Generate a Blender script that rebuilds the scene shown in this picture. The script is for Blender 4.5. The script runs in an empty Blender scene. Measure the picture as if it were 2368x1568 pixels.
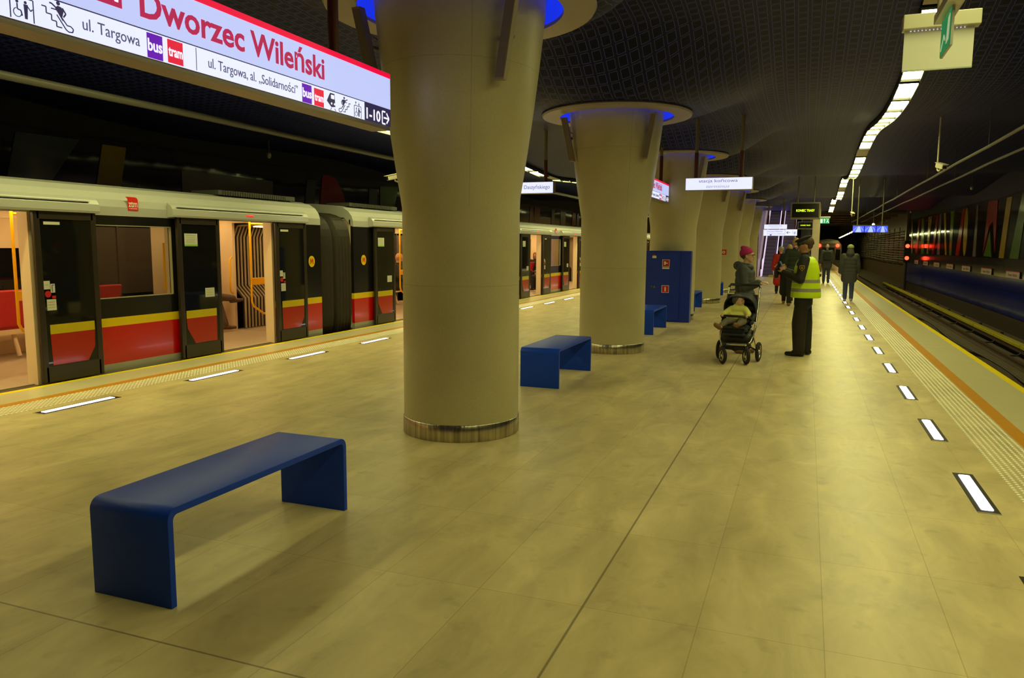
import bpy, bmesh, math, random
from math import sin, cos, pi, radians as RAD, sqrt, hypot
from mathutils import Vector, Matrix
random.seed(7)
scene = bpy.context.scene
COL = scene.collection
V = Vector
# ---------------------------------------------------------------- camera
cam_data = bpy.data.cameras.new('camera'); cam = bpy.data.objects.new('camera', cam_data); COL.objects.link(cam)
cam_data.sensor_width = 36.0; cam_data.lens = 1760.154/2368*36
cam_data.clip_start = 0.05; cam_data.clip_end = 400
CR = V((0.93324826, 0.35916711, 0.00683187)); CU = V((-0.05024711, 0.11168221, 0.99247283)); CF = V((-0.3557006, 0.92656682, -0.12227434))
m = Matrix.Identity(4)
for i in range(3):
    m[i][0] = CR[i]; m[i][1] = CU[i]; m[i][2] = -CF[i]
m.translation = V((2.7551, 0, 1.6))
cam.matrix_world = m
scene.camera = cam
# ---------------------------------------------------------------- world, exposure
w = bpy.data.worlds.new('world'); scene.world = w; w.use_nodes = True
w.node_tree.nodes['Background'].inputs[0].default_value = (0.010, 0.012, 0.02, 1)
w.node_tree.nodes['Background'].inputs[1].default_value = 0.3
scene.view_settings.view_transform = 'Standard'; scene.view_settings.look = 'None'
scene.view_settings.gamma = 1; scene.view_settings.use_curve_mapping = False
scene.view_settings.exposure = 0.0
LAMP = (1.0, 0.97, 0.37); LAMP_E = 33.0          # ceiling lamp strips (the station's main light)
FLOOR_E = 5.0
# ---------------------------------------------------------------- materials
MATS = {}
def _nt(name):
    m = bpy.data.materials.new(name); m.use_nodes = True
    nt = m.node_tree; b = nt.nodes['Principled BSDF']; MATS[name] = m
    return m, nt, b
def N(nt, t, **k):
    n = nt.nodes.new(t)
    for a, v in k.items(): setattr(n, a, v)
    return n
def math_(nt, op, a, b=None, c=None):
    n = nt.nodes.new('ShaderNodeMath'); n.operation = op
    for i, x in enumerate((a, b, c)):
        if x is None: continue
        if isinstance(x, (int, float)): n.inputs[i].default_value = x
        else: nt.links.new(x, n.inputs[i])
    return n.outputs[0]
def mixc(nt, fac, a, b):
    n = nt.nodes.new('ShaderNodeMix'); n.data_type = 'RGBA'
    for i, x in ((0, fac), (6, a), (7, b)):
        if isinstance(x, (int, float)): n.inputs[i].default_value = x
        elif isinstance(x, tuple): n.inputs[i].default_value = (*x[:3], 1)
        else: nt.links.new(x, n.inputs[i])
    return n.outputs[2]
def mat(name, col, rough=0.5, metal=0.0, spec=0.5, emit=None, es=0.0, noise=0.12, nscale=6.0, bump=0.0, alpha=1.0, coat=0.0, tr=0.0):
    if name in MATS: return MATS[name]
    m, nt, b = _nt(name)
    b.inputs['Roughness'].default_value = rough; b.inputs['Metallic'].default_value = metal
    b.inputs['Specular IOR Level'].default_value = spec
    b.inputs['Coat Weight'].default_value = coat; b.inputs['Coat Roughness'].default_value = 0.08
    if noise:
        tc = N(nt, 'ShaderNodeTexCoord'); nz = N(nt, 'ShaderNodeTexNoise'); nz.inputs['Scale'].default_value = nscale
        nz.inputs['Detail'].default_value = 4
        nt.links.new(tc.outputs['Object'], nz.inputs['Vector'])
        dark = tuple(c*(1-noise) for c in col); lite = tuple(min(1, c*(1+noise)) for c in col)
        nt.links.new(mixc(nt, nz.outputs['Fac'], dark, lite), b.inputs['Base Color'])
        if bump:
            bp = N(nt, 'ShaderNodeBump'); bp.inputs['Strength'].default_value = bump; bp.inputs['Distance'].default_value = 0.02
            nt.links.new(nz.outputs['Fac'], bp.inputs['Height']); nt.links.new(bp.outputs[0], b.inputs['Normal'])
    else: b.inputs['Base Color'].default_value = (*col, 1)
    if emit:
        b.inputs['Emission Color'].default_value = (*emit, 1); b.inputs['Emission Strength'].default_value = es
    if alpha < 1: b.inputs['Alpha'].default_value = alpha
    if tr: b.inputs['Transmission Weight'].default_value = tr
    return m
def emis(name, col, s):
    if name in MATS: return MATS[name]
    m, nt, b = _nt(name)
    b.inputs['Base Color'].default_value = (*[min(.8, c*.8) for c in col], 1); b.inputs['Roughness'].default_value = .4
    b.inputs['Emission Color'].default_value = (*col, 1); b.inputs['Emission Strength'].default_value = s
    return m

def m_floor():
    m, nt, b = _nt('stone_floor')
    tc = N(nt, 'ShaderNodeTexCoord'); sp = N(nt, 'ShaderNodeSeparateXYZ'); nt.links.new(tc.outputs['Object'], sp.inputs[0])
    cb = N(nt, 'ShaderNodeCombineXYZ')
    nt.links.new(math_(nt, 'SUBTRACT', sp.outputs[1], 2.2-0.0), cb.inputs[0]); nt.links.new(math_(nt, 'ADD', sp.outputs[0], 0.1+10), cb.inputs[1])
    br = N(nt, 'ShaderNodeTexBrick'); br.offset = 0.0; br.squash = 1
    nt.links.new(cb.outputs[0], br.inputs['Vector'])
    br.inputs['Scale'].default_value = 1; br.inputs['Brick Width'].default_value = 0.9297; br.inputs['Row Height'].default_value = 0.5
    br.inputs['Mortar Size'].default_value = 0.0020; br.inputs['Mortar Smooth'].default_value = 0.2; br.inputs['Bias'].default_value = 0
    br.inputs['Color1'].default_value = (0.66, 0.535, 0.285, 1); br.inputs['Color2'].default_value = (0.60, 0.48, 0.25, 1); br.inputs['Mortar'].default_value = (0.44, 0.34, 0.17, 1)
    # travertine clouds stretched along the slab, dirt and scuffs
    mp = N(nt, 'ShaderNodeMapping'); mp.inputs['Scale'].default_value = (2.2, 0.9, 1); nt.links.new(tc.outputs['Object'], mp.inputs[0])
    n1 = N(nt, 'ShaderNodeTexNoise'); n1.inputs['Scale'].default_value = 1.7; n1.inputs['Detail'].default_value = 8; n1.inputs['Roughness'].default_value = .62; n1.inputs['Distortion'].default_value = .6
    nt.links.new(mp.outputs[0], n1.inputs['Vector'])
    n2 = N(nt, 'ShaderNodeTexNoise'); n2.inputs['Scale'].default_value = 7; n2.inputs['Detail'].default_value = 5; nt.links.new(tc.outputs['Object'], n2.inputs['Vector'])
    r1 = N(nt, 'ShaderNodeMapRange'); nt.links.new(n1.outputs['Fac'], r1.inputs[0]); r1.inputs[1].default_value = .3; r1.inputs[2].default_value = .72; r1.inputs[3].default_value = .74; r1.inputs[4].default_value = 1.16
    r2 = N(nt, 'ShaderNodeMapRange'); nt.links.new(n2.outputs['Fac'], r2.inputs[0]); r2.inputs[1].default_value = .60; r2.inputs[2].default_value = .80; r2.inputs[3].default_value = 1.0; r2.inputs[4].default_value = .72
    mul = math_(nt, 'MULTIPLY', r1.outputs[0], r2.outputs[0])
    vm = N(nt, 'ShaderNodeVectorMath', operation='SCALE'); nt.links.new(br.outputs['Color'], vm.inputs[0]); nt.links.new(mul, vm.inputs['Scale'])
    # two wide expansion joints
    j1 = math_(nt, 'LESS_THAN', math_(nt, 'ABSOLUTE', math_(nt, 'SUBTRACT', sp.outputs[0], 1.9)), 0.006)
    j2 = math_(nt, 'LESS_THAN', math_(nt, 'ABSOLUTE', math_(nt, 'SUBTRACT', sp.outputs[1], 2.2)), 0.005)
    j = math_(nt, 'MULTIPLY', math_(nt, 'MAXIMUM', j1, j2), .55)
    nt.links.new(mixc(nt, j, vm.outputs[0], (0.10, 0.075, 0.045)), b.inputs['Base Color'])
    rr = N(nt, 'ShaderNodeMapRange'); nt.links.new(n1.outputs['Fac'], rr.inputs[0]); rr.inputs[3].default_value = .30; rr.inputs[4].default_value = .46
    nt.links.new(rr.outputs[0], b.inputs['Roughness']); b.inputs['Specular IOR Level'].default_value = .20
    return m
def m_ceiling():
    m, nt, b = _nt('dark_grid_ceiling')
    tc = N(nt, 'ShaderNodeTexCoord'); sp = N(nt, 'ShaderNodeSeparateXYZ'); nt.links.new(tc.outputs['Object'], sp.inputs[0])
    fx = math_(nt, 'ABSOLUTE', math_(nt, 'SUBTRACT', math_(nt, 'FRACT', math_(nt, 'DIVIDE', math_(nt, 'ADD', sp.outputs[0], 50), .15)), .5))
    fy = math_(nt, 'ABSOLUTE', math_(nt, 'SUBTRACT', math_(nt, 'FRACT', math_(nt, 'DIVIDE', math_(nt, 'ADD', sp.outputs[1], 50), .15)), .5))
    # signed distance of a rounded cell .11 x .10 m ; outline band is the bright bent rim of the stamped mesh
    dx = math_(nt, 'SUBTRACT', fx, .35); dy = math_(nt, 'SUBTRACT', fy, .41)
    d = math_(nt, 'MAXIMUM', dx, dy)
    band = math_(nt, 'LESS_THAN', math_(nt, 'ABSOLUTE', d), .022)
    inner = math_(nt, 'LESS_THAN', d, -.022)
    c1 = mixc(nt, band, (0.006, 0.009, 0.07), (0.085, 0.10, 0.46))
    c2 = mixc(nt, inner, c1, (0.003, 0.0045, 0.040))
    # every second channel between the cell rows is a deeper fold
    nt.links.new(c2, b.inputs['Base Color'])
    b.inputs['Roughness'].default_value = .5; b.inputs['Specular IOR Level'].default_value = .16
    bp = N(nt, 'ShaderNodeBump'); bp.inputs['Strength'].default_value = .5; bp.inputs['Distance'].default_value = .01
    nt.links.new(band, bp.inputs['Height']); nt.links.new(bp.outputs[0], b.inputs['Normal'])
    return m
def m_concrete(name, col, seams=True):
    m, nt, b = _nt(name)
    tc = N(nt, 'ShaderNodeTexCoord')
    n1 = N(nt, 'ShaderNodeTexNoise'); n1.inputs['Scale'].default_value = 1.3; n1.inputs['Detail'].default_value = 7; nt.links.new(tc.outputs['Object'], n1.inputs['Vector'])
    n2 = N(nt, 'ShaderNodeTexNoise'); n2.inputs['Scale'].default_value = 60; n2.inputs['Detail'].default_value = 3; nt.links.new(tc.outputs['Object'], n2.inputs['Vector'])
    r = N(nt, 'ShaderNodeMapRange'); nt.links.new(n1.outputs['Fac'], r.inputs[0]); r.inputs[1].default_value = .3; r.inputs[2].default_value = .7; r.inputs[3].default_value = .88; r.inputs[4].default_value = 1.08
    r2 = N(nt, 'ShaderNodeMapRange'); nt.links.new(n2.outputs['Fac'], r2.inputs[0]); r2.inputs[1].default_value = .3; r2.inputs[2].default_value = .7; r2.inputs[3].default_value = .95; r2.inputs[4].default_value = 1.04
    mu = math_(nt, 'MULTIPLY', r.outputs[0], r2.outputs[0])
    if seams:
        sp = N(nt, 'ShaderNodeSeparateXYZ'); nt.links.new(tc.outputs['Object'], sp.inputs[0])
        z = sp.outputs[2]
        s = None
        for zz in (1.27, 3.0):
            q = math_(nt, 'LESS_THAN', math_(nt, 'ABSOLUTE', math_(nt, 'SUBTRACT', z, zz)), .004)
            s = q if s is None else math_(nt, 'MAXIMUM', s, q)
        ang = math_(nt, 'ARCTAN2', sp.outputs[1], sp.outputs[0])
        up = math_(nt, 'GREATER_THAN', z, 1.9)
        for a0 in (-2.35, -1.02, 1.02, 2.35):
            q = math_(nt, 'LESS_THAN', math_(nt, 'ABSOLUTE', math_(nt, 'SUBTRACT', ang, a0)), .008)
            s = math_(nt, 'MAXIMUM', s, math_(nt, 'MULTIPLY', q, up))
        mu = math_(nt, 'MULTIPLY', mu, math_(nt, 'SUBTRACT', 1, math_(nt, 'MULTIPLY', s, .16)))
    vm = N(nt, 'ShaderNodeVectorMath', operation='SCALE'); vm.inputs[0].default_value = col; nt.links.new(mu, vm.inputs['Scale'])
    nt.links.new(vm.outputs[0], b.inputs['Base Color']); b.inputs['Roughness'].default_value = .38; b.inputs['Specular IOR Level'].default_value = .4
    return m
def m_panelwall(name, col, w_, h_, rough=.12, mort=(0.01, .01, .012), spec=.6, var=.8):
    m, nt, b = _nt(name)
    tc = N(nt, 'ShaderNodeTexCoord'); sp = N(nt, 'ShaderNodeSeparateXYZ'); nt.links.new(tc.outputs['Object'], sp.inputs[0])
    cb = N(nt, 'ShaderNodeCombineXYZ'); nt.links.new(math_(nt, 'ADD', sp.outputs[1], 20), cb.inputs[0]); nt.links.new(math_(nt, 'ADD', sp.outputs[2], 5), cb.inputs[1])
    br = N(nt, 'ShaderNodeTexBrick'); br.offset = 0; nt.links.new(cb.outputs[0], br.inputs['Vector'])
    br.inputs['Scale'].default_value = 1; br.inputs['Brick Width'].default_value = w_; br.inputs['Row Height'].default_value = h_
    br.inputs['Mortar Size'].default_value = .008; br.inputs['Color1'].default_value = (*col, 1)
    br.inputs['Color2'].default_value = (*[c*var for c in col], 1); br.inputs['Mortar'].default_value = (*mort, 1)
    nt.links.new(br.outputs['Color'], b.inputs['Base Color']); b.inputs['Roughness'].default_value = rough; b.inputs['Specular IOR Level'].default_value = spec
    nz = N(nt, 'ShaderNodeTexNoise'); nz.inputs['Scale'].default_value = .6; nt.links.new(tc.outputs['Object'], nz.inputs['Vector'])
    bp = N(nt, 'ShaderNodeBump'); bp.inputs['Strength'].default_value = .10; bp.inputs['Distance'].default_value = .05
    nt.links.new(nz.outputs['Fac'], bp.inputs['Height']); nt.links.new(bp.outputs[0], b.inputs['Normal'])
    return m
def m_brushed():
    m, nt, b = _nt('brushed_steel')
    tc = N(nt, 'ShaderNodeTexCoord'); mp = N(nt, 'ShaderNodeMapping'); mp.inputs['Scale'].default_value = (14, 14, .4); nt.links.new(tc.outputs['Object'], mp.inputs[0])
    nz = N(nt, 'ShaderNodeTexNoise'); nz.inputs['Scale'].default_value = 2.5; nz.inputs['Detail'].default_value = 6; nt.links.new(mp.outputs[0], nz.inputs['Vector'])
    r = N(nt, 'ShaderNodeMapRange'); nt.links.new(nz.outputs['Fac'], r.inputs[0]); r.inputs[1].default_value = .3; r.inputs[2].default_value = .7; r.inputs[3].default_value = .35; r.inputs[4].default_value = 1
    vm = N(nt, 'ShaderNodeVectorMath', operation='SCALE'); vm.inputs[0].default_value = (.72, .66, .52); nt.links.new(r.outputs[0], vm.inputs['Scale'])
    nt.links.new(vm.outputs[0], b.inputs['Base Color']); b.inputs['Metallic'].default_value = 1; b.inputs['Roughness'].default_value = .28
    bp = N(nt, 'ShaderNodeBump'); bp.inputs['Strength'].default_value = .5; bp.inputs['Distance'].default_value = .01
    nt.links.new(nz.outputs['Fac'], bp.inputs['Height']); nt.links.new(bp.outputs[0], b.inputs['Normal'])
    return m
def m_glass(name, tint, alpha):
    m, nt, b = _nt(name)
    out = nt.nodes['Material Output']
    b.inputs['Base Color'].default_value = (*tint, 1); b.inputs['Roughness'].default_value = .04; b.inputs['Specular IOR Level'].default_value = .5
    tr = N(nt, 'ShaderNodeBsdfTransparent'); tr.inputs[0].default_value = (.8, .82, .8, 1)
    mx = N(nt, 'ShaderNodeMixShader'); mx.inputs[0].default_value = alpha
    nt.links.new(tr.outputs[0], mx.inputs[1]); nt.links.new(b.outputs[0], mx.inputs[2]); nt.links.new(mx.outputs[0], out.inputs[0])
    return m
M_FLOOR = m_floor(); M_CEIL = m_ceiling(); M_COL = m_concrete('column_concrete', (.53, .475, .285)); M_STEEL = m_brushed()
M_ROUGHC = m_concrete('tunnel_concrete', (.20, .13, .075), False)
# ---------------------------------------------------------------- mesh building
class MB:
    def __init__(s): s.v = []; s.f = []; s.m = []; s.sm = []
    def add(s, vs, fs, mi=0, smooth=False, T=None):
        o = len(s.v)
        s.v += [tuple(T @ V(p)) if T is not None else tuple(p) for p in vs]
        for f in fs: s.f.append(tuple(i+o for i in f)); s.m.append(mi); s.sm.append(smooth)
    def box(s, x0, x1, y0, y1, z0, z1, mi=0, T=None):
        vs = [(x0,y0,z0),(x1,y0,z0),(x1,y1,z0),(x0,y1,z0),(x0,y0,z1),(x1,y0,z1),(x1,y1,z1),(x0,y1,z1)]
        s.add(vs, [(0,3,2,1),(4,5,6,7),(0,1,5,4),(1,2,6,5),(2,3,7,6),(3,0,4,7)], mi, False, T)
    def rbox(s, x0, x1, y0, y1, z0, z1, b=.01, mi=0, T=None, seg=2):
        bm = bmesh.new(); bmesh.ops.create_cube(bm, size=1)
        for v in bm.verts: v.co = V(((x0+x1)/2+v.co.x*(x1-x0), (y0+y1)/2+v.co.y*(y1-y0), (z0+z1)/2+v.co.z*(z1-z0)))
        bmesh.ops.bevel(bm, geom=list(bm.edges), offset=b, segments=seg, profile=.6, affect='EDGES')
        bm.verts.index_update()
        s.add([v.co.copy() for v in bm.verts], [[v.index for v in f.verts] for f in bm.faces], mi, False, T); bm.free()
    def tube(s, pts, r, n=10, mi=0, cap=True, T=None, smooth=True, flat=1.0):
        pts = [V(p) for p in pts]; rs = r if isinstance(r, (list, tuple)) else [r]*len(pts)
        o = []; prev = None
        for i, p in enumerate(pts):
            a = pts[max(0, i-1)]; c = pts[min(len(pts)-1, i+1)]; d = (c-a)
            d = d.normalized() if d.length > 1e-9 else V((0,0,1))
            if prev is None: u = d.orthogonal().normalized()
            else:
                u = prev - d*prev.dot(d); u = u.normalized() if u.length > 1e-6 else d.orthogonal().normalized()
            prev = u; w_ = d.cross(u)
            for k in range(n):
                t = 2*pi*k/n; o.append(p + (u*cos(t) + w_*sin(t)*flat)*rs[i])
        fs = []
        for i in range(len(pts)-1):
            for k in range(n):
                k2 = (k+1) % n; fs.append((i*n+k, i*n+k2, (i+1)*n+k2, (i+1)*n+k))
        s.add(o, fs, mi, smooth, T)
        if cap: s.add(o[:n], [tuple(range(n))[::-1]], mi, False, T); s.add(o[-n:], [tuple(range(n))], mi, False, T)
    def lathe(s, prof, n=32, mi=0, T=None, smooth=True, close=False):
        o = []; 
        for (r, z) in prof:
            for k in range(n): t = 2*pi*k/n; o.append((r*cos(t), r*sin(t), z))
        fs = []; L = len(prof)
        for i in range(L if close else L-1):
            j = (i+1) % L
            for k in range(n): k2 = (k+1) % n; fs.append((i*n+k, i*n+k2, j*n+k2, j*n+k))
        s.add(o, fs, mi, smooth, T)
    def ell(s, c, r, n=14, mi=0, T=None, zmin=-1, zmax=1):
        c = V(c); o = []; L = 9
        for i in range(L+1):
            ph = math.asin(max(-1, min(1, zmin+(zmax-zmin)*0)))*0
            a0 = math.asin(zmin); a1 = math.asin(zmax); a = a0+(a1-a0)*i/L
            for k in range(n): t = 2*pi*k/n; o.append(c+V((r[0]*cos(a)*cos(t), r[1]*cos(a)*sin(t), r[2]*sin(a))))
        fs = []
        for i in range(L):
            for k in range(n): k2 = (k+1) % n; fs.append((i*n+k, i*n+k2, (i+1)*n+k2, (i+1)*n+k))
        s.add(o, fs + [tuple(range(n))[::-1], tuple(L*n+k for k in range(n))], mi, True, T)
    def poly(s, pts, th, mi=0, T=None):      # prism: pts in local XY, extruded along +Z by th
        n = len(pts); A = [(p[0], p[1], 0) for p in pts]; B = [(p[0], p[1], th) for p in pts]
        s.add(A+B, [tuple(range(n))[::-1], tuple(range(n, 2*n))] + [(i, (i+1) % n, n+(i+1) % n, n+i) for i in range(n)], mi, False, T)
    def build(s, name, mats, parent=None, loc=None, rz=0, **kw):
        me = bpy.data.meshes.new(name); me.from_pydata([tuple(v) for v in s.v], [], s.f)
        mats = mats if isinstance(mats, (list, tuple)) else [mats]
        for m_ in mats: me.materials.append(m_)
        for p, mi, sm in zip(me.polygons, s.m, s.sm): p.material_index = mi; p.use_smooth = sm
        me.update()
        ob = bpy.data.objects.new(name, me); COL.objects.link(ob)
        if parent: ob.parent = parent
        if loc: ob.location = loc
        ob.rotation_euler.z = rz
        if kw: tag(ob, **kw)
        return ob
def tag(o, label=None, cat=None, group=None, kind=None):
    if label: o['label'] = label
    if cat: o['category'] = cat
    if group: o['group'] = group
    if kind: o['kind'] = kind
    return o
def empty(name, loc, label, cat, group=None, rz=0):
    o = bpy.data.objects.new(name, None); COL.objects.link(o); o.location = loc; o.rotation_euler.z = rz
    o.empty_display_size = .1
    return tag(o, label, cat, group)
KIDS = {}
def copy_tree(o, parent=None, kids=None):
    c = o.copy(); COL.objects.link(c); c.parent = parent
    for ch in [x for x in bpy.data.objects if x.parent == o]: copy_tree(ch, c)
    return c
def frame(o, right, up):
    r = V(right).normalized(); u = V(up).normalized(); n = r.cross(u)
    M = Matrix.Identity(4)
    for i in range(3): M[i][0] = r[i]; M[i][1] = u[i]; M[i][2] = n[i]
    M.translation = V(o); return M
def text_mb(body, x0, y0, w_=None, h_=None, th=.002, T=None, mb=None, mi=0, shear=0, align='L', bold=0.0):
    """letters as thin solid shapes: cap height h_, fitted to width w_, baseline-left at x0,y0"""
    cu = bpy.data.curves.new('t', 'FONT'); cu.body = body; cu.extrude = .5; cu.shear = shear; cu.offset = bold
    cu.resolution_u = 3
    ob = bpy.data.objects.new('t', cu); COL.objects.link(ob)
    me = bpy.data.meshes.new_from_object(ob)
    vs = [v.co.copy() for v in me.vertices]; fs = [tuple(p.vertices) for p in me.polygons]
    bpy.data.objects.remove(ob); bpy.data.curves.remove(cu); bpy.data.meshes.remove(me)
    mb = mb or MB()
    if not vs: return mb
    mnx = min(v.x for v in vs); mxx = max(v.x for v in vs)
    sy = h_/0.73 if h_ else 1; sx = w_/(mxx-mnx) if w_ else sy
    xo = x0 - ((mxx-mnx)*sx/2 if align == 'C' else 0)
    pts = [(xo+(v.x-mnx)*sx, y0+v.y*sy, (v.z+.5)*th) for v in vs]
    mb.add(pts, fs, mi, False, T); return mb
ORD = ['nearest','second','third','fourth','fifth','sixth','seventh','eighth','ninth','tenth','eleventh','twelfth','thirteenth','fourteenth','fifteenth','sixteenth','seventeenth','eighteenth','nineteenth','twentieth']
TENS = {2:'twenty',3:'thirty',4:'forty',5:'fifty',6:'sixty'}
def ordn(i):
    if i < 20: return ORD[i]
    k = i+1; t, u = divmod(k, 10)
    if u == 0: return {3:'thirtieth',4:'fortieth',5:'fiftieth',6:'sixtieth',7:'seventieth'}[t]
    return TENS[t]+'-'+['','first','second','third','fourth','fifth','sixth','seventh','eighth','ninth'][u]
def interp(t, y):
    if y <= t[0][0]: return t[0][1]
    for (a, b), (c, d) in zip(t, t[1:]):
        if y <= c:
            k = (y-a)/(c-a); k = k*k*(3-2*k) if False else k
            return b+(d-b)*k
    return t[-1][1]
COLY = [5.953+5.5186*i for i in range(7)]
ZR = [(-6,4.0),(0,4.1),(5,4.45),(8.5,4.6),(10.2,4.35),(11.7,3.95),(12.7,3.88),(14,3.87),(15.1,3.92),(16.4,4.02),(17.9,4.16),(18.9,4.2),(20,4.18),(21.3,4.12),(22.3,4.03),(23.6,3.93),(24.9,3.86),(26,3.83),(28,3.95),(30.5,4.22),(31.5,4.22),(32.9,4.1),(35.4,3.89),(37.1,3.78),(39.5,3.95),(42.5,4.16),(43.7,4.16),(46.7,3.95),(49.6,3.75),(53,3.95),(58,4.18),(60,4.15),(62,3.93)]
ZL = [(-6,4.1),(2,4.15),(7,4.0),(10,3.8),(12.3,3.7),(15,3.78),(17.5,3.84),(19,3.78),(20.3,3.72),(21.2,3.64),(22.5,3.66),(23.8,3.74),(25.4,3.8),(29,3.95),(34,3.7),(40,4.0),(46,3.7),(52,4.0),(62,3.8)]
def smooth_t(t):
    ys = [t[0][0]+.5*i for i in range(int((t[-1][0]-t[0][0])/.5)+1)]
    return [(y, sum(interp(t, y+d)*w_ for d, w_ in ((-.8,.15),(-.4,.2),(0,.3),(.4,.2),(.8,.15)))) for y in ys]
ZR = smooth_t(ZR); ZL = smooth_t(ZL)
def ceil_base(x, y):
    k = max(0, min(1, (x+3)/6)); k = k*k*(3-2*k)
    return interp(ZL, y)*(1-k)+interp(ZR, y)*k
def ceil_z(x, y):
    z = ceil_base(x, y)
    for cy in COLY:
        r = hypot(x, y-cy)
        if r < 2.3:
            k = max(0, min(1, (2.3-r)/1.2)); k = k*k*(3-2*k); z = z*(1-k)+3.55*k
    return z
LAMPX_R, LAMPX_L = 3.95, -4.4
# ================================================================ THE SETTING
PE = 5.18     # platform edge
Y0, YE = -4.0, 84.0
# floor: stone field, tactile band, orange stripe, light band, yellow stripe
M_BAND = mat('edge_stone_light', (.62, .55, .34), .3, noise=.1, nscale=3)
M_ORANGE = mat('orange_stripe', (.62, .27, .01), .35, noise=.1)
M_YEL = mat('yellow_stripe', (.95, .72, .0), .35, noise=.06)
M_DARKC = mat('dark_concrete', (.07, .05, .03), .8, noise=.3, bump=.4)
M_BED = mat('track_bed', (.13, .095, .06), .85, noise=.45, nscale=3, bump=.5)
mb = MB()
xs = [-PE, -5.09, -4.6, -4.47, 4.47, 4.6, 5.09, PE]; ms = [2, 1, 3, 0, 3, 1, 2]
for i in range(7):
    mb.add([(xs[i],Y0,0),(xs[i+1],Y0,0),(xs[i+1],YE,0),(xs[i],YE,0)], [(0,1,2,3)], ms[i])
for s in (-1, 1):
    x = s*PE
    mb.add([(x,Y0,0),(x,YE,0),(x,YE,-.14),(x,Y0,-.14)], [(0,1,2,3)], 2)
    mb.add([(x,Y0,-.14),(x,YE,-.14),(x-s*.35,YE,-.16),(x-s*.35,Y0,-.16)], [(0,1,2,3)], 4)
    mb.add([(x-s*.35,Y0,-.16),(x-s*.35,YE,-.16),(x-s*.35,YE,-1.25),(x-s*.35,Y0,-1.25)], [(0,1,2,3)], 4)
mb.add([(-PE,YE,0),(PE,YE,0),(PE,YE,-1.25),(-PE,YE,-1.25)], [(0,1,2,3)], 4)
mb.build('floor', [M_FLOOR, M_BAND, M_YEL, M_ORANGE, M_DARKC], kind='structure')
# track beds
YB = 130
for side, s in (('left', -1), ('right', 1)):
    mb = MB(); a, b_ = sorted((s*4.7, s*9.9))
    mb.add([(a,Y0,-1.2),(b_,Y0,-1.2),(b_,YB,-1.2),(a,YB,-1.2)], [(0,1,2,3)])
    for (u, v) in ((5.55, 6.35), (7.0, 7.8)):
        a, b_ = sorted((s*u, s*v)); mb.box(a, b_, Y0, YB, -1.2, -1.1)
    tb = mb.build('trim_1' if s < 0 else 'trim_2', M_BED, kind='structure')
    tag(tb, None)
    tb.name = 'floor_track_'+side
# ceiling grid with round openings over the columns
mb = MB(); nx, dy = 120, .16; ny = int((60.6-Y0)/dy); X_ = [-9.2+18.4*i/nx for i in range(nx+1)]
for j in range(ny+1):
    for i in range(nx+1): mb.v.append((X_[i], Y0+j*dy, ceil_z(X_[i], Y0+j*dy)))
for j in range(ny):
    for i in range(nx):
        cx_, cy_ = (X_[i]+X_[i+1])/2, Y0+(j+.5)*dy
        if min(hypot(cx_, cy_-c) for c in COLY) < .98: continue
        q = j*(nx+1)+i; mb.f.append((q, q+nx+1, q+nx+2, q+1)); mb.m.append(0); mb.sm.append(True)
mb.build('ceiling', M_CEIL, kind='structure')
# structural slab over the suspended ceiling and tunnel beyond
mb = MB(); mb.box(-10, 10, Y0-.2, YB, 5.0, 5.2); mb.box(-10, 10, 60.7, 61.0, 4.1, 5.0)
for y in (66, 72, 78, 84, 92, 100): mb.box(-10, 10, y, y+.5, 4.2, 5.0)
mb.build('ceiling_slab', M_ROUGHC, kind='structure')
# side walls
M_WLOW = m_panelwall('wall_blue_glass', (.012, .022, .26), 3.9, 1.3, .14)
M_WMID = m_panelwall('wall_grey_glass', (.05, .045, .05), 1.95, .6, .10)
M_WUP = m_panelwall('wall_dark_glass', (.022, .018, .028), 1.95, 2.1, .07)
M_WSK = mat('wall_brown_skirt', (.035, .015, .006), .7, noise=.3)
M_MRED = mat('mural_red', (.36, .01, .008), .15, noise=.1); M_MYEL = mat('mural_yellow', (.50, .33, .01), .15, noise=.1)
M_MGRN = mat('mural_green', (.10, .22, .010), .15, noise=.1); M_MGRY = mat('mural_grey', (.20, .18, .17), .15, noise=.1)
M_MBLU = mat('mural_blue_grey', (.08, .10, .13), .15, noise=.1)
walls = {}
for side, s in (('left', -1), ('right', 1)):
    mb = MB(); x = s*9.1
    for (z0, z1, dx, mi) in ((-1.2, -.62, .04, 3), (-.62, .62, 0, 0), (.62, 1.26, .012, 1), (1.26, 3.45, .0, 2), (3.45, 5.0, .05, 4)):
        a, b_ = sorted((x+s*dx, x+s*.3)); mb.box(a, b_, Y0, 58.3, z0, z1-.004, mi)
    walls[s] = mb.build('wall_'+side, [M_WLOW, M_WMID, M_WUP, M_WSK, mat('wall_top_dark', (.012, .012, .016), .6)], kind='structure')
def mural(side, pts, m_, name='painted_shape'):
    T = frame((side*9.1-side*.004, 0, 0), (0, 1, 0) if side < 0 else (0, -1, 0), (0, 0, 1))
    p2 = [((y if side < 0 else -y), z) for (y, z) in pts]
    mb = MB(); mb.poly(p2, .012, 0, T); return mb.build(name, m_, walls[side])
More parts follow.
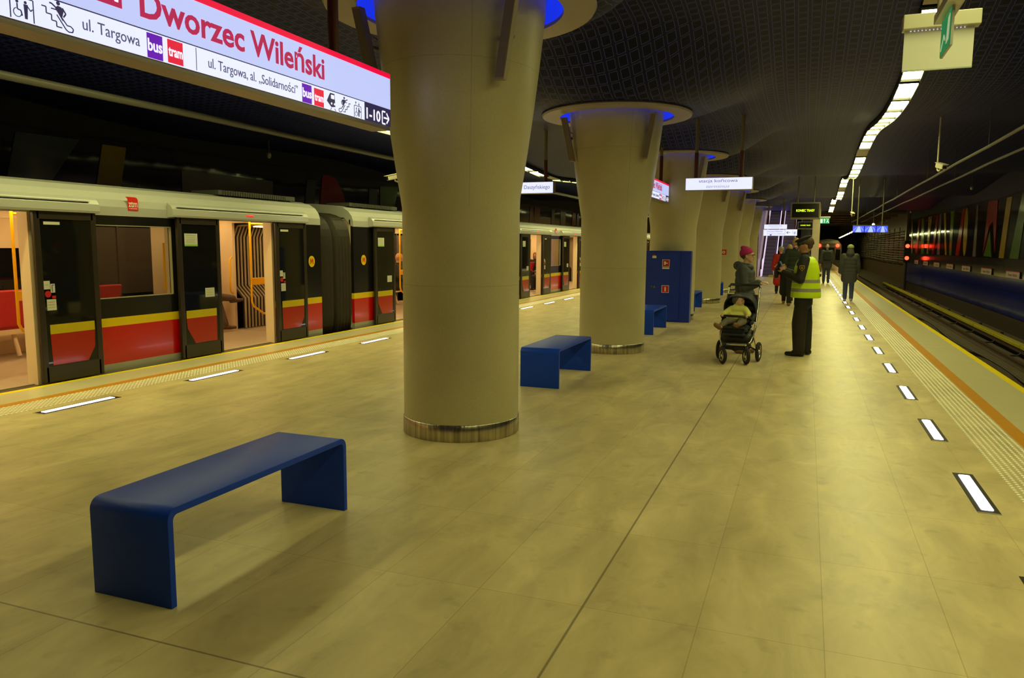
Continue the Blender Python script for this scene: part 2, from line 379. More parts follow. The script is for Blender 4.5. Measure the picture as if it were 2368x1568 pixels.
L_ = [([(8.45,2.2),(9.0,2.2),(9.9,3.36),(8.75,3.34)], M_MBLU), ([(10.1,2.2),(10.62,2.2),(10.87,3.34),(10.36,3.34)], M_MYEL),
      ([(12.2,2.3),(15.0,2.3),(15.03,3.06),(12.2,3.06)], M_MGRY), ([(16.2,2.3),(16.6,2.3),(16.75,3.22),(16.36,3.21)], M_MBLU),
      ([(16.8,2.2),(18.2,2.2),(18.05,2.8),(17.9,3.05),(17.62,3.34),(17.3,3.39),(17.03,3.37)], M_MRED),
      ([(19.2,2.3),(19.7,2.3),(19.75,3.2),(19.3,3.2)], M_MBLU), ([(19.9,2.3),(20.6,2.3),(20.98,3.36),(19.9,3.3)], M_MGRN),
      ([(22.0,2.3),(22.5,2.3),(23.0,3.36),(22.4,3.36)], M_MRED)]
rr = random.Random(3); y = 25.0
while y < 57:
    w_ = rr.uniform(.35, .9); k = rr.uniform(-.5, .5)
    L_.append(([(y,1.4),(y+w_,1.4),(y+w_+k,3.36),(y+k,3.36)], rr.choice([M_MRED, M_MYEL, M_MGRN, M_MGRY, M_MBLU]))); y += w_+rr.uniform(.3, 1.5)
for p, m_ in L_: mural(-1, p, m_)
def bar(y0, y1, yt0, yt1, m_, z0=1.27, z1=3.34): mural(1, [(y0,z0),(y1,z0),(yt1,z1),(yt0,z1)], m_)
bar(28.7, 29.85, 28.2, 28.9, M_MGRN); bar(30.7, 31.4, 30.2, 30.9, M_MYEL)
mural(1, [(32.1,1.45),(32.75,2.6),(33.3,2.45),(34.05,1.4),(33.8,3.36),(32.25,3.34)], M_MRED); mural(1, [(32.6,1.3),(33.9,1.3),(33.15,2.25)], M_MGRN)
mural(1, [(37.9+.42*cos(t)+.12*sin(t), 2.3+1.03*sin(t)) for t in [2*pi*i/20 for i in range(20)]], M_MYEL)
bar(35.4, 36.0, 35.6, 35.9, M_MGRY); bar(39.0, 39.9, 38.3, 38.9, M_MRED); bar(41.0, 41.5, 41.0, 41.9, M_MGRN); bar(42.3, 42.7, 43.4, 43.9, M_MYEL)
bar(44.4, 45.2, 44.7, 45.2, M_MGRY); bar(46.3, 47.1, 45.6, 46.2, M_MRED); bar(48.4, 48.9, 48.0, 49.1, M_MYEL); bar(50.0, 51.2, 51.0, 51.9, M_MGRN); bar(52.8, 54.0, 52.6, 53.2, M_MRED); bar(55.2, 55.7, 56.2, 56.7, M_MYEL)
# tunnel beyond the station: walls, cable trays
mb = MB()
for s in (-1, 1):
    a, b_ = sorted((s*9.75, s*10)); mb.box(a, b_, 58.3, YB, -1.2, 5.0)
    a, b_ = sorted((s*9.0, s*10)); mb.box(a, b_, 58.3, 58.9, -1.2, 5.0)
mb.box(-10, 10, YB, YB+.3, -1.2, 5.0); mb.box(-10, 10, Y0-.3, Y0, -1.2, 5.0)
mb.build('wall_tunnel', M_ROUGHC, kind='structure')
M_CABLE = mat('cable_sheath', (.17, .12, .075), .45, noise=.2); M_CABR = mat('cable_rack_steel', (.25, .2, .14), .5, metal=.4)
cr = empty('cable_rack', (9.5, 60, 0), 'long rack of horizontal cables on tunnel wall beyond the right track', 'cable rack')
for i in range(13):
    z = .55+i*.19; mb = MB(); off = .03*sin(i*1.7)
    mb.tube([(-.12+off, 59.2+j*6-60, z+.025*sin(j*1.3+i)) for j in range(11)], .045, 7); mb.build('cable', M_CABLE, cr)
for j in range(16):
    mb = MB(); y = -.6+j*4.0; mb.box(-.02, .05, y, y+.08, .3, 3.2)
    for i in range(13): mb.box(-.2, 0, y+.02, y+.06, .49+i*.19, .505+i*.19)
    mb.build('bracket', M_CABR, cr)
# ---------------------------------------------------------------- tactile studs (uncountable)
mb = MB()
M_STUD = mat('steel_stud', (.98, .96, .85), .35, metal=.0, noise=0)
def studs(s, ya, yb):
    mb = MB(); n = int((yb-ya)/.05)
    for i in range(n):
        y = ya+i*.05
        for k in range(8):
            x = s*(4.13+k*.045); r = .010
            o = len(mb.v)
            mb.v += [(x-r,y-r,0.0005),(x+r,y-r,.0005),(x+r,y+r,.0005),(x-r,y+r,.0005),(x,y,.006)]
            for f in ((0,1,4),(1,2,4),(2,3,4),(3,0,4)): mb.f.append(tuple(q+o for q in f)); mb.m.append(0); mb.sm.append(False)
    return mb
studs(1, 2.6, 52).build('tactile_stud', M_STUD, label='rows of small steel tactile studs set in floor along right platform edge', cat='tactile studs', kind='stuff')
studs(-1, 2.2, 36).build('tactile_stud', M_STUD, label='rows of small steel tactile studs set in floor beside the standing metro train', cat='tactile studs', kind='stuff')
# ---------------------------------------------------------------- floor lamps
M_FL = emis('floor_lamp_glow', (1.0, .90, .95), FLOOR_E); M_FFR = mat('lamp_frame_dark', (.014, .012, .008), .5, spec=.2, noise=.05); M_FFL = mat('lamp_frame_edge', (.6, .55, .4), .3, metal=.7, noise=0)
def floor_lamp():
    r = empty('floor_lamp', (0,0,0), 'x', 'floor light')
    mb = MB(); mb.box(-.064,.064,-.03,.845,-.01,.003); mb.build('frame', M_FFR, r)
    mb = MB(); mb.box(-.064,.064,-.040,-.03,-.01,.004); mb.build('frame_edge', M_FFL, r)
    mb = MB(); pts = []
    for (cx_, cy_, a0) in ((.021,.03,-90),(.021,.784,0),(-.021,.784,90),(-.021,.03,180)):
        for k in range(4): a = RAD(a0+k*30); pts.append((cx_+.014*cos(a), cy_+.014*sin(a)))
    mb.poly(pts, .005, 0, Matrix.Translation((0,0,.001))); mb.build('glowing_lens', M_FL, r)
    return r
fl = floor_lamp(); first = True
for s, x, y0_, txt in ((1, 3.872, 5.2457-1.8594, 'right platform edge'), (-1, -3.9, 4.977, 'left platform edge')):
    for i in range(24 if s > 0 else 17):
        o = fl if first else copy_tree(fl); first = False
        o.location = (x, y0_+i*1.8594, 0)
        tag(o, f'glowing white strip lamp in floor along {txt}, {ordn(i)} from the camera', 'floor light', 'floor strip lamps along the '+('right' if s > 0 else 'left')+' platform edge')
# ---------------------------------------------------------------- ceiling lamps
M_CL = emis('ceiling_lamp_glow', LAMP, LAMP_E); M_CH = mat('lamp_housing', (.42, .36, .2), .4, noise=.05); M_CHD = mat('lamp_louvre', (.006, .006, .005), .5, noise=.05)
def ceil_lamp(x, y, L):
    z0 = ceil_z(x, y)-.085; z1 = ceil_z(x, y+L)-.085
    r = empty('ceiling_lamp', (x, y, z0), 'x', 'ceiling lamp')
    mb = MB(); d = z1-z0; w_ = .13
    # open-bottomed louvre box: dark side blades shade the panel sideways
    for a, b_ in ((-.13,-.12),(.12,.13)):
        mb.add([(a,0,-.035),(b_,0,-.035),(b_,L,d-.035),(a,L,d-.035),(a,0,.10),(b_,0,.10),(b_,L,d+.10),(a,L,d+.10)], [(0,3,2,1),(4,5,6,7),(0,1,5,4),(1,2,6,5),(2,3,7,6),(3,0,4,7)])
    mb.add([(-w_,0,.05),(w_,0,.05),(w_,L,d+.05),(-w_,L,d+.05),(-w_,0,.07),(w_,0,.07),(w_,L,d+.07),(-w_,L,d+.07)], [(0,3,2,1),(4,5,6,7),(0,1,5,4),(1,2,6,5),(2,3,7,6),(3,0,4,7)])
    for (ya_, yb_, e0) in ((-.012, .0, 0), (L, L+.012, d)): mb.box(-.13, .13, ya_, yb_, e0-.012, e0+.07)
    mb.build('housing', M_CHD, r); mb = MB(); w_ = .12
    mb.add([(-w_,.0,.02),(w_,.0,.02),(w_,L,d+.02),(-w_,L,d+.02)], [(0,3,2,1)]); mb.build('diffuser', M_CL, r)
    return r
for s, x, yA, yB in ((1, LAMPX_R, .8, 59.5), (-1, LAMPX_L, .8, 59.5)):
    n = int((yB-yA)/1.02); k = 0
    for i in range(n):
        y = yA+i*1.02
        if i % 12 == 8:   # every twelfth place is a blank cover
            continue
        o = ceil_lamp(x, y+.05, .92)
        tag(o, f'white ceiling lamp panel over the {"right" if s > 0 else "left"} platform edge, {ordn(k)} from the camera', 'ceiling lamp', f'lamp panels of the {"right" if s > 0 else "left"} ceiling strip'); k += 1
    mb = MB()
    for i in range(n):
        if i % 12 == 8:
            y = yA+i*1.02; z0, z1 = ceil_z(x, y)-.08, ceil_z(x, y+.98)-.08
            mb.add([(x-.13,y,z0),(x+.13,y,z0),(x+.13,y+.98,z1),(x-.13,y+.98,z1)], [(0,3,2,1)])
    mb.build('trim_3' if s > 0 else 'trim_4', M_CH, kind='structure')
# ================================================================ COLUMNS
M_RING = mat('ceiling_ring_paint', (.36, .31, .30), .45, noise=.08); M_CUP = mat('cove_white', (.75, .75, .8), .6, noise=.02)
M_BLED = emis('blue_cove_glow', (.010, .035, .80), .75)
M_SPK = mat('speaker_grey', (.32, .26, .17), .5, noise=.05); M_SPK2 = mat('speaker_side', (.20, .16, .11), .5, noise=.05)
def column():
    r = empty('column', (0,0,0), 'x', 'column')
    mb = MB(); n = 72; zs = [.10]+[.2+.1*i for i in range(37)]
    def rad(t, z):
        z0 = 1.42+.62*abs(sin(1.0*(t+pi/2)))**1.3       # flat flared faces start lowest towards the platform's two ends
        d = z-z0
        return max(.497, .497+.168*d-.023*d*d) if d > 0 else .497
    for z in zs:
        for k in range(n): t = 2*pi*k/n; q = rad(t, min(z, 3.55)); mb.v.append((q*cos(t), q*sin(t), z))
    for i in range(len(zs)-1):
        for k in range(n): k2 = (k+1) % n; mb.f.append((i*n+k, i*n+k2, (i+1)*n+k2, (i+1)*n+k)); mb.m.append(0); mb.sm.append(True)
    mb.build('shaft', M_COL, r)
    mb = MB(); mb.lathe([(.0,0),(.500,0),(.5035,.002),(.5035,.138),(.499,.142),(.49,.142)], 64); mb.build('steel_base_band', M_STEEL, r)
    mb = MB(); mb.lathe([(.845,3.50),(1.10,3.505),(1.115,3.53),(1.10,3.55),(.845,3.53)], 64, close=True, smooth=False); mb.build('ceiling_ring', M_RING, r)
    mb = MB(); mb.lathe([(.872,3.53),(.872,3.98),(.5,4.0)], 48); mb.build('blue_light_cove', M_BLED, r)
    return r
col0 = column()
wh = ['nearest, beside the large lit station sign', 'second from the camera, behind a blue bench', 'third from the camera, behind the blue cabinet', 'fourth from the camera, with small red sign high on its side', 'fifth from the camera', 'sixth from the camera', 'seventh and farthest from the camera']
def speaker(cx_, cy_, sx):
    o = empty('column_speaker', (cx_, cy_, 0), 'x', 'loudspeaker')
    # slim box leaning with the column, bottom closer to the axis
    b0 = V((sx*.54, -.47, 2.83)); b1 = V((sx*.66, -.52, 3.46)); d = (b1-b0)
    T = frame(b0, (1, 0, 0), d); T2 = T
    mb = MB(); mb.rbox(-.04, .04, 0, d.length, -.05, .03, .006, 0, T); mb.build('box', M_SPK, o)
    mb = MB(); mb.box(-.034, .034, .02, d.length-.02, .03, .034, 0, T); mb.build('grille', M_SPK2, o)
    mb = MB(); p = b0+d*.55; mb.tube([p+V((0,.04,0)), p+V((-sx*.02,.17,0))], .018, 8); mb.tube([p+V((0,.05,.1)), p+V((-sx*.06,.1,.05)), p+V((-sx*.05,.15,-.04))], .006, 6); mb.build('bracket', M_SPK2, o)
    return o
for i, y in enumerate(COLY):
    o = col0 if i == 0 else copy_tree(col0); o.location = (0, y, 0)
    tag(o, f'round flared concrete column with steel foot band, {wh[i]}', 'column', 'flared concrete columns down the middle of the platform')
    for sx, t in ((-1, 'left'), (1, 'right')):
        if i > 4: continue
        q = speaker(0, y, sx); tag(q, f'slim grey speaker box on the {t} side of the {ordn(i)} column head', 'loudspeaker', 'speaker boxes on the column heads')
# ================================================================ BENCHES
M_BLUE = mat('bench_blue', (.008, .062, .66), .42, noise=.12, nscale=9, spec=.22)
def bench():
    L, W, H, t, R_ = 1.38, .46, .45, .032, .055
    def prof(inset, rad):
        P = [(-L/2+inset, 0)]
        for k in range(9): a = pi-k*pi/2/8; P.append((-L/2+inset+rad+rad*cos(a), H-inset-rad+rad*sin(a)))
        for k in range(9): a = pi/2-k*pi/2/8; P.append((L/2-inset-rad+rad*cos(a), H-inset-rad+rad*sin(a)))
        P.append((L/2-inset, 0)); return P
    A = prof(0, R_); B = prof(t, R_-t+.004); n = len(A); mb = MB()
    for x in (-W/2, W/2):
        mb.v += [(x, y, z) for y, z in A]+[(x, y, z) for y, z in B]
    o = 2*n
    def q(a, b, c, d, sm): mb.f.append((a, b, c, d)); mb.m.append(0); mb.sm.append(sm)
    for i in range(n-1):
        q(i, i+1, n+i+1, n+i, False); q(o+i, o+n+i, o+n+i+1, o+i+1, False)
        q(i, o+i, o+i+1, i+1, True); q(n+i, n+i+1, o+n+i+1, o+n+i, True)
    q(0, n, o+n, o, False); q(n-1, o+n-1, o+2*n-1, 2*n-1, False)
    ob = mb.build('bench', M_BLUE)
    bv = ob.modifiers.new('b', 'BEVEL'); bv.width = .003; bv.segments = 2; bv.limit_method = 'ANGLE'; bv.angle_limit = RAD(60)
    return ob
bn = bench(); bl = ['in the foreground, standing alone', 'in front of the second column', 'beside the blue cabinet, half behind the second column', 'behind the third column', 'behind the fourth column', 'behind the fifth column']
for i, y in enumerate((3.12, 8.735, 14.4, 19.9, 25.4, 30.9)):
    o = bn if i == 0 else bn.copy()
    if i: COL.objects.link(o)
    o.location = (0.0, y, 0); tag(o, 'blue bent metal bench with rounded corners, '+bl[i], 'bench', 'blue benches between the columns')
# ================================================================ BLUE CABINET
M_CAB = mat('cabinet_blue', (.003, .03, .42), .38, noise=.1); M_WHITE = mat('sticker_white', (.75, .75, .65), .5, noise=0); M_RED = mat('sign_red', (.55, .01, .008), .4, noise=0); M_BLK = mat('black_plastic', (.012, .012, .012), .45, noise=0)
M_GRN = mat('sign_green', (.02, .30, .14), .35, noise=0)
cb = empty('fire_cabinet', (0, 16.25, 0), 'tall blue steel fire cabinet standing in front of the third column', 'cabinet')
mb = MB(); mb.rbox(-.50, .505, .02, .24, 0, 1.505, .006); mb.build('body', M_CAB, cb)
mb = MB(); mb.rbox(-.40, .28, 0, .022, .03, 1.49, .004); dr = mb.build('door', M_CAB, cb)
mb = MB(); mb.tube([(-.30,-.012,.75),(-.30,.01,.75)], .016, 12); mb.tube([(-.24,-.02,.74),(-.24,.01,.74)], .024, 12); mb.build('lock', mat('lock_metal', (.25,.22,.16), .3, metal=.8, noise=0), dr)
T = frame((0, 0, 0), (1,0,0), (0,0,1))
def fsign(x, z, k, par):
    mb = MB(); TT = frame((0, -.002, 0), (1,0,0), (0,0,1)); w_ = .078
    mb.poly([(x-w_,z-w_),(x+w_,z-w_),(x+w_,z+w_),(x-w_,z+w_)], .002, 0, TT)
    mb.poly([(x-w_+.01,z-w_+.01),(x+w_-.01,z-w_+.01),(x+w_-.01,z+w_-.01),(x-w_+.01,z+w_-.01)], .003, 1, TT)
    if k == 0: mb.poly([(x-.04,z-.035),(x-.005,z-.035),(x-.005,z-.01),(x+.04,z-.01),(x+.04,z+.01),(x+.0,z+.01),(x+.0,z+.035),(x-.04,z+.035)], .004, 0, TT)
    else: mb.poly([(x-.014,z-.05),(x+.014,z-.05),(x+.016,z+.02),(x+.006,z+.045),(x-.012,z+.045),(x-.016,z+.02)], .004, 0, TT)
    return mb.build('fire_hose_sign' if k == 0 else 'extinguisher_sign', [M_WHITE, M_RED], par)
fsign(-.01, 1.245, 0, cb); fsign(-.01, .70, 1, cb)
mb = MB(); mb.poly([(-.085,1.125),(.065,1.125),(.065,1.155),(-.085,1.155)], .003, 0, frame((0,-.002,0),(1,0,0),(0,0,1))); mb.build('caption_plate', M_WHITE, cb)
mb = MB(); mb.poly([(-.30,1.35),(-.215,1.35),(-.215,1.40),(-.30,1.40)], .003, 0, frame((0,-.002,0),(1,0,0),(0,0,1))); mb.poly([(-.29,1.40),(-.235,1.40),(-.24,1.425),(-.285,1.425)], .003, 1, frame((0,-.002,0),(1,0,0),(0,0,1))); mb.build('sticker', [M_WHITE, M_RED], cb)
# ================================================================ SIGNS
M_SGN = emis('backlit_sign_face', (.48, .54, .92), 1.0); M_SGN2 = emis('backlit_sign_white', (.74, .78, 1.0), 1.0)
M_MAG = emis('sign_magenta_backlit', (.45, .012, .085), .9); M_SRED = emis('sign_red_bar_backlit', (.85, .0, .05), .9)
M_NAVY = emis('sign_navy', (.035, .028, .10), .6); M_GLET = emis('sign_grey_lettering', (.10, .09, .22), .7); M_PUR = emis('sign_purple_backlit', (.13, .0, .45), .9); M_TRAM = emis('sign_tram_red_backlit', (.75, .01, .05), .9)
M_WLET = emis('sign_white_lettering', (.85, .85, 1.0), 1.0)
M_ALU = mat('sign_aluminium', (.30, .25, .20), .4, metal=.5, noise=.05); M_POST = mat('post_beige', (.22, .18, .11), .5, noise=.05); M_POSTR = mat('post_dark_red', (.10, .018, .012), .5, noise=.1)
def hanger(par, x, y, z0, z1, split=.45, r=.035):
    mb = MB(); zs = z0+(z1-z0)*split; mb.tube([(x,y,z0),(x,y,zs)], r, 10); mb.build('post_sleeve', M_POSTR, par)
    mb = MB(); mb.tube([(x,y,zs),(x,y,z1)], r*.9, 10); mb.build('post', M_POST, par)
def rect(mb, x0, y0, x1, y1, th, mi, T): mb.poly([(x0,y0),(x1,y0),(x1,y1),(x0,y1)], th, mi, T)
def line(mb, pts, w_, th, mi, T):
    for (a, b), (c, d) in zip(pts, pts[1:]):
        L = hypot(c-a, d-b)
        if L < 1e-6: continue
        nx, ny = -(d-b)/L*w_/2, (c-a)/L*w_/2
        mb.poly([(a+nx,b+ny),(a-nx,b-ny),(c-nx,d-ny),(c+nx,d+ny)], th, mi, T)
def circ(mb, x, y, r, th, mi, T, n=14, ry=None):
    mb.poly([(x+r*cos(2*pi*k/n), y+(ry or r)*sin(2*pi*k/n)) for k in range(n)], th, mi, T)
def ico_lift(T, x0, x1, y0, y1, par):
    mb = MB(); w_ = (x1-x0); t = .004
    line(mb, [(x0,y0),(x0,y1),(x1,y1),(x1,y0)], t, .0015, 0, T); h = y1-y0
    cx_ = x0+w_*.3; circ(mb, cx_, y0+h*.78, w_*.06, .0016, 0, T); line(mb, [(cx_,y0+h*.7),(cx_,y0+h*.45),(cx_+w_*.15,y0+h*.42),(cx_+w_*.2,y0+h*.2)], w_*.05, .0016, 0, T)
    P = [(cx_+w_*.17*cos(a), y0+h*.3+w_*.17*sin(a)) for a in [pi*.6+2*pi*k/14*.8 for k in range(14)]]; line(mb, P, w_*.03, .0016, 0, T)
    px = x0+w_*.66; circ(mb, px, y0+h*.82, w_*.06, .0016, 0, T); mb.poly([(px-w_*.08,y0+h*.74),(px-w_*.05,y0+h*.1),(px+w_*.06,y0+h*.1),(px+w_*.1,y0+h*.74)], .0016, 0, T)
    line(mb, [(px+w_*.08,y0+h*.68),(px+w_*.22,y0+h*.5),(px+w_*.3,y0+h*.6)], w_*.04, .0016, 0, T)
    return mb.build('lift_pictogram', M_NAVY, par)
def ico_esc(T, x0, x1, y0, y1, par, flip=False):
    mb = MB(); w_ = x1-x0; h = y1-y0
    def X(u, v): return (x0+w_*((1-u) if flip else u), y0+h*v)
    line(mb, [X(0,.72),X(.13,.72),X(.13,.5),X(.28,.5),X(.28,.3),X(.42,.3),X(.42,.12),X(.58,.12)], .0045, .0015, 0, T)
    line(mb, [X(.28,.72),X(.44,.72),X(.74,.26),X(.85,.26),X(.93,.18),X(.9,.06),X(.78,.04),X(.7,.1),X(.44,.55)], .0045, .0015, 0, T)
    q = X(.5,.97); circ(mb, q[0], q[1], h*.075, .0016, 0, T)
    mb.poly([X(.40,.78),X(.48,.88),X(.58,.86),X(.66,.76),X(.6,.5),X(.62,.36)][::(-1 if flip else 1)], .0016, 0, T)
    line(mb, [X(.62,.84),X(.72,.66),X(.64,.52)], .006, .0015, 0, T); line(mb, [X(.42,.8),X(.3,.9),X(.24,.9)], .006, .0015, 0, T)
    return mb.build('escalator_pictogram', M_NAVY, par)
def ico_bus(T, x0, x1, y0, y1, txt, m_, par):
    mb = MB(); rect(mb, x0, y0, x1, y1, .0015, 0, T); q = mb.build(txt+'_tile', m_, par)
    w_ = x1-x0; t = text_mb(txt, x0+w_*.04, y0+(y1-y0)*.3, w_*.92, (y1-y0)*(.50 if txt == 'bus' else .46), .003, T, bold=.02); t.build('lettering', M_WLET, q)
def ico_arrow(T, x, y, s, par, m_=None, d=1):
    mb = MB(); line(mb, [(x-d*s*.1,y-s*.5),(x-d*s*.6,y-s*.5),(x-d*s*.6,y+s*.5),(x-d*s*.1,y+s*.5)], s*.13, .0016, 0, T)
    line(mb, [(x-d*s*.35,y),(x+d*s*.45,y)], s*.14, .0017, 0, T); line(mb, [(x+d*s*.1,y+s*.42),(x+d*s*.5,y),(x+d*s*.1,y-s*.42)], s*.14, .0018, 0, T)
    return mb.build('arrow', m_ or M_WLET, par)
def station_sign(name, X, ya, yb, z0, z1, label, detail, posts):
    r = empty(name, (0, 0, 0), label, 'station sign')
    T = frame((X, 0, 0), (0,1,0), (0,0,1))       # local x = world Y, local y = world Z, faces +X
    mb = MB(); mb.box(X-.16, X-.004, ya, yb, z0+.003, z1-.002)
    mb.box(X-.158, X-.01, ya+.02, yb-.0, z0-.022, z0+.003); mb.build('housing', M_ALU, r)
    mb = MB(); rect(mb, ya, z0+.1245, yb, z1-.034, .004, 0, frame((X-.004,0,0),(0,1,0),(0,0,1))); mb.build('lit_face', M_SGN, r)
    mb = MB(); rect(mb, ya, z0+.003, yb, z0+.1245, .004, 0, frame((X-.004,0,0),(0,1,0),(0,0,1))); mb.build('lit_lower_face', M_SGN2, r)
    mb = MB(); rect(mb, ya, z1-.034, yb, z1, .006, 0, frame((X-.004,0,0),(0,1,0),(0,0,1))); mb.build('red_bar', M_SRED, r)
    zl = z0+.122; k = 1.0
    mb = MB(); rect(mb, ya, zl, yb, zl+.005, .0015, 0, T); rect(mb, ya+.6 if not detail else 3.122, z0+.008, (ya+.6 if not detail else 3.122)+.003, zl-.005, .0015, 0, T); mb.build('divider', M_NAVY, r)
    e = yb-5.045    # everything is laid out from the far end, 5.045 on the near sign
    text_mb('Dworzec Wileński', 2.785+e, z0+.181, 1.438, .132, .0015, T, bold=.022).build('station_name', M_MAG, r)
    mb = MB(); rect(mb, 2.555+e, z0+.181, 2.685+e, z0+.311, .0015, 0, T); sq = mb.build('metro_emblem_tile', M_MAG, r)
    text_mb('M', 2.575+e, z0+.205, .09, .085, .003, T, bold=.02).build('letter', M_WLET, sq)
    text_mb('ul. Targowa, al. „Solidarności”', 3.206+e, z0+.040, .738, .052, .0015, T).build('street_names', M_GLET, r)
    ico_bus(T, 3.987+e, 4.082+e, z0+.004, z0+.114, 'bus', M_PUR, r); ico_bus(T, 4.108+e, 4.209+e, z0+.004, z0+.109, 'tram', M_TRAM, r)
    mb = MB(); x = 4.243+e; mb.poly([(x,z0+.055),(x+.03,z0+.1),(x+.04,z0+.11),(x+.085,z0+.11),(x+.093,z0+.03),(x+.05,z0+.022)], .0015, 0, T); rect(mb, x+.045, z0+.075, x+.08, z0+.1, .003, 1, T); circ(mb, x+.05, z0+.045, .007, .003, 1, T); circ(mb, x+.083, z0+.045, .007, .003, 1, T)
    line(mb, [(x+.05,z0+.018),(x+.04,z0+.004)], .004, .0015, 0, T); line(mb, [(x+.085,z0+.018),(x+.098,z0+.004)], .004, .0015, 0, T); mb.build('train_pictogram', [M_NAVY, M_WLET], r)
    ico_esc(T, 4.365+e, 4.515+e, z0+.004, z0+.108, r, True)
    ico_lift(T, 4.560+e, 4.645+e, z0+.004, z0+.08, r)
    mb = MB()
    for xx, d in ((4.58, 1), (4.618, -1)): line(mb, [(xx+e,z0+.086),(xx+e,z0+.106)], .003, .0015, 0, T); line(mb, [(xx-.008+e,z0+.096+(.003*d)),(xx+e,z0+.096+.010*d),(xx+.008+e,z0+.096+.003*d)], .003, .0015, 0, T)
    mb.build('lift_arrows', M_NAVY, r)
    mb = MB(); rect(mb, 4.690+e, z0+.002, yb, zl, .0012, 0, T); bx = mb.build('exit_number_tile', M_NAVY, r)
    text_mb('1-10', 4.712+e, z0+.018, .185, .076, .003, T, bold=.018).build('lettering', M_WLET, bx)
    T3 = frame((X+.0015, 0, 0), (0,1,0), (0,0,1)); ico_arrow(T3, 4.975+e, z0+.056, .085, bx)
    if detail:
        text_mb('ul. Targowa', 2.477, z0+.041, .298, .052, .0015, T).build('street_name', M_GLET, r)
        ico_bus(T, 2.816, 2.908, z0+.004, z0+.116, 'bus', M_PUR, r); ico_bus(T, 2.939, 3.035, z0+.008, z0+.116, 'tram', M_TRAM, r)
        ico_esc(T, 2.292, 2.442, z0+.008, z0+.118, r)
        ico_lift(T, 2.16, 2.256, z0+.006, z0+.092, r)
    for y in posts: hanger(r, X-.08, y, z1, ceil_z(X-.08, y)+.02, .75, .036)
    return r
station_sign('station_sign', -.15, .9, 5.045, 2.453, 2.832, 'large backlit white station name sign with red top bar, nearest, above the foreground bench', True, (1.6, 4.45))
station_sign('station_sign', 0.0, 13.3, 16.27, 2.513, 2.878, 'smaller looking lit station name sign with red top bar, between second and third columns', False, (13.7, 15.75))
# lit direction boards across the platform
def board(x0, x1, y, z0, z1, label, texts, posts, m_=M_SGN2):
    r = empty('direction_sign', (0, 0, 0), label, 'sign')
    mb = MB(); mb.box(x0, x1, y, y+.14, z0, z1); mb.build('housing', M_ALU, r)
    T = frame((0, y-.001, 0), (1,0,0), (0,0,1)); mb = MB(); rect(mb, x0+.008, z0+.008, x1-.008, z1-.006, .003, 0, T); mb.build('lit_face', m_, r)
    T = frame((0, y-.004, 0), (1,0,0), (0,0,1))
    for (s_, xc, zb, w_, h, sh, mm) in texts: text_mb(s_, xc, zb, w_, h, .0015, T, shear=sh, align='C').build('lettering', mm, r)
    for x in posts: hanger(r, x, y+.07, z1, ceil_z(x, y)+.02, .42, .035)
    return r, T
M_GL2 = emis('sign_pale_grey_lettering', (.13, .11, .34), .7); M_GL3 = emis('sign_faint_lettering', (.36, .34, .55), .8)
board(-3.05, -1.80, 14, 2.588, 2.806, 'lit white sign reading Daszyńskiego, left of the second column', [('Daszyńskiego', -2.13, 2.675, .52, .075, 0, M_GL2), ('kierunek: Rondo', -2.72, 2.675, .5, .075, 0, M_GL2)], (-1.98, -2.9))
board(.672, 1.822, 14, 2.588, 2.806, 'lit white sign reading stacja końcowa, terminus, right of the second column', [('stacja końcowa', 1.24, 2.725, .66, .055, 0, M_GL2), ('terminus', 1.24, 2.628, .40, .055, .35, M_GL3)], (.845, 1.62))
board(.82, 1.845, 38, 2.43, 2.652, 'small far lit sign reading stacja końcowa terminus, in front of escalators', [('stacja końcowa', 1.33, 2.56, .6, .055, 0, M_GL2), ('terminus', 1.33, 2.47, .36, .055, .35, M_GL3)], (1.0, 1.65))
r_, T_ = board(.78, 1.80, 38.3, 2.12, 2.42, 'far lit information board under the stacja końcowa sign', [('Dworzec Wileński', 1.3, 2.3, .7, .06, 0, M_GL2), ('ul. Targowa, al. „Solidarności”', 1.35, 2.2, .8, .045, 0, M_GL2)], ())
mb = MB(); rect(mb, 1.08, 2.14, 1.16, 2.19, .001, 0, T_); mb.build('purple_tile', M_PUR, r_)
r_, T_ = board(1.76, 2.30, 37.8, 2.12, 2.42, 'far lit sign with left arrow and lift symbol', [], (2.2,))
mb = MB(); line(mb, [(1.84,2.27),(2.0,2.27)], .02, .0015, 0, T_); line(mb, [(1.90,2.33),(1.84,2.27),(1.90,2.21)], .02, .0015, 0, T_); mb.build('arrow', M_NAVY, r_); ico_lift(T_, 2.08, 2.25, 2.17, 2.34, r_)
# departure displays
M_DISP = mat('display_dark_glass', (.012, .012, .01), .12, noise=0); M_DFR = mat('display_frame', (.20, .18, .11), .45, noise=.04); M_LEDY = emis('led_yellow_green', (.75, 1.0, .02), 1.6); M_LEDO = emis('led_orange', (1, .25, .02), 1.2)
def display(x0, x1, y, z0, z1, label, posts, txt='KONIEC TRASY'):
    r = empty('departure_display', (0,0,0), label, 'display')
    mb = MB(); mb.rbox(x0, x1, y, y+.2, z0, z1, .01); mb.build('case', M_DFR, r)
    b = (x1-x0)*.05; T = frame((0,y-.002,0),(1,0,0),(0,0,1)); mb = MB(); rect(mb, x0+b, z0+b*1.3, x1-b, z1-b, .003, 0, T); mb.build('screen', M_DISP, r)
    T = frame((0,y-.006,0),(1,0,0),(0,0,1)); text_mb(txt, (x0+x1)/2, z0+(z1-z0)*.45, (x1-x0)*.62, (z1-z0)*.14, .002, T, align='C', bold=.015).build('led_text', M_LEDY, r)
    for x in posts: hanger(r, x, y+.1, z1, ceil_z(x, y)+.0, 0, .02)
display(2.19, 3.10, 27, 2.51, 3.06, 'dark display reading KONIEC TRASY, nearer of the two on the right', (2.4, 2.9))
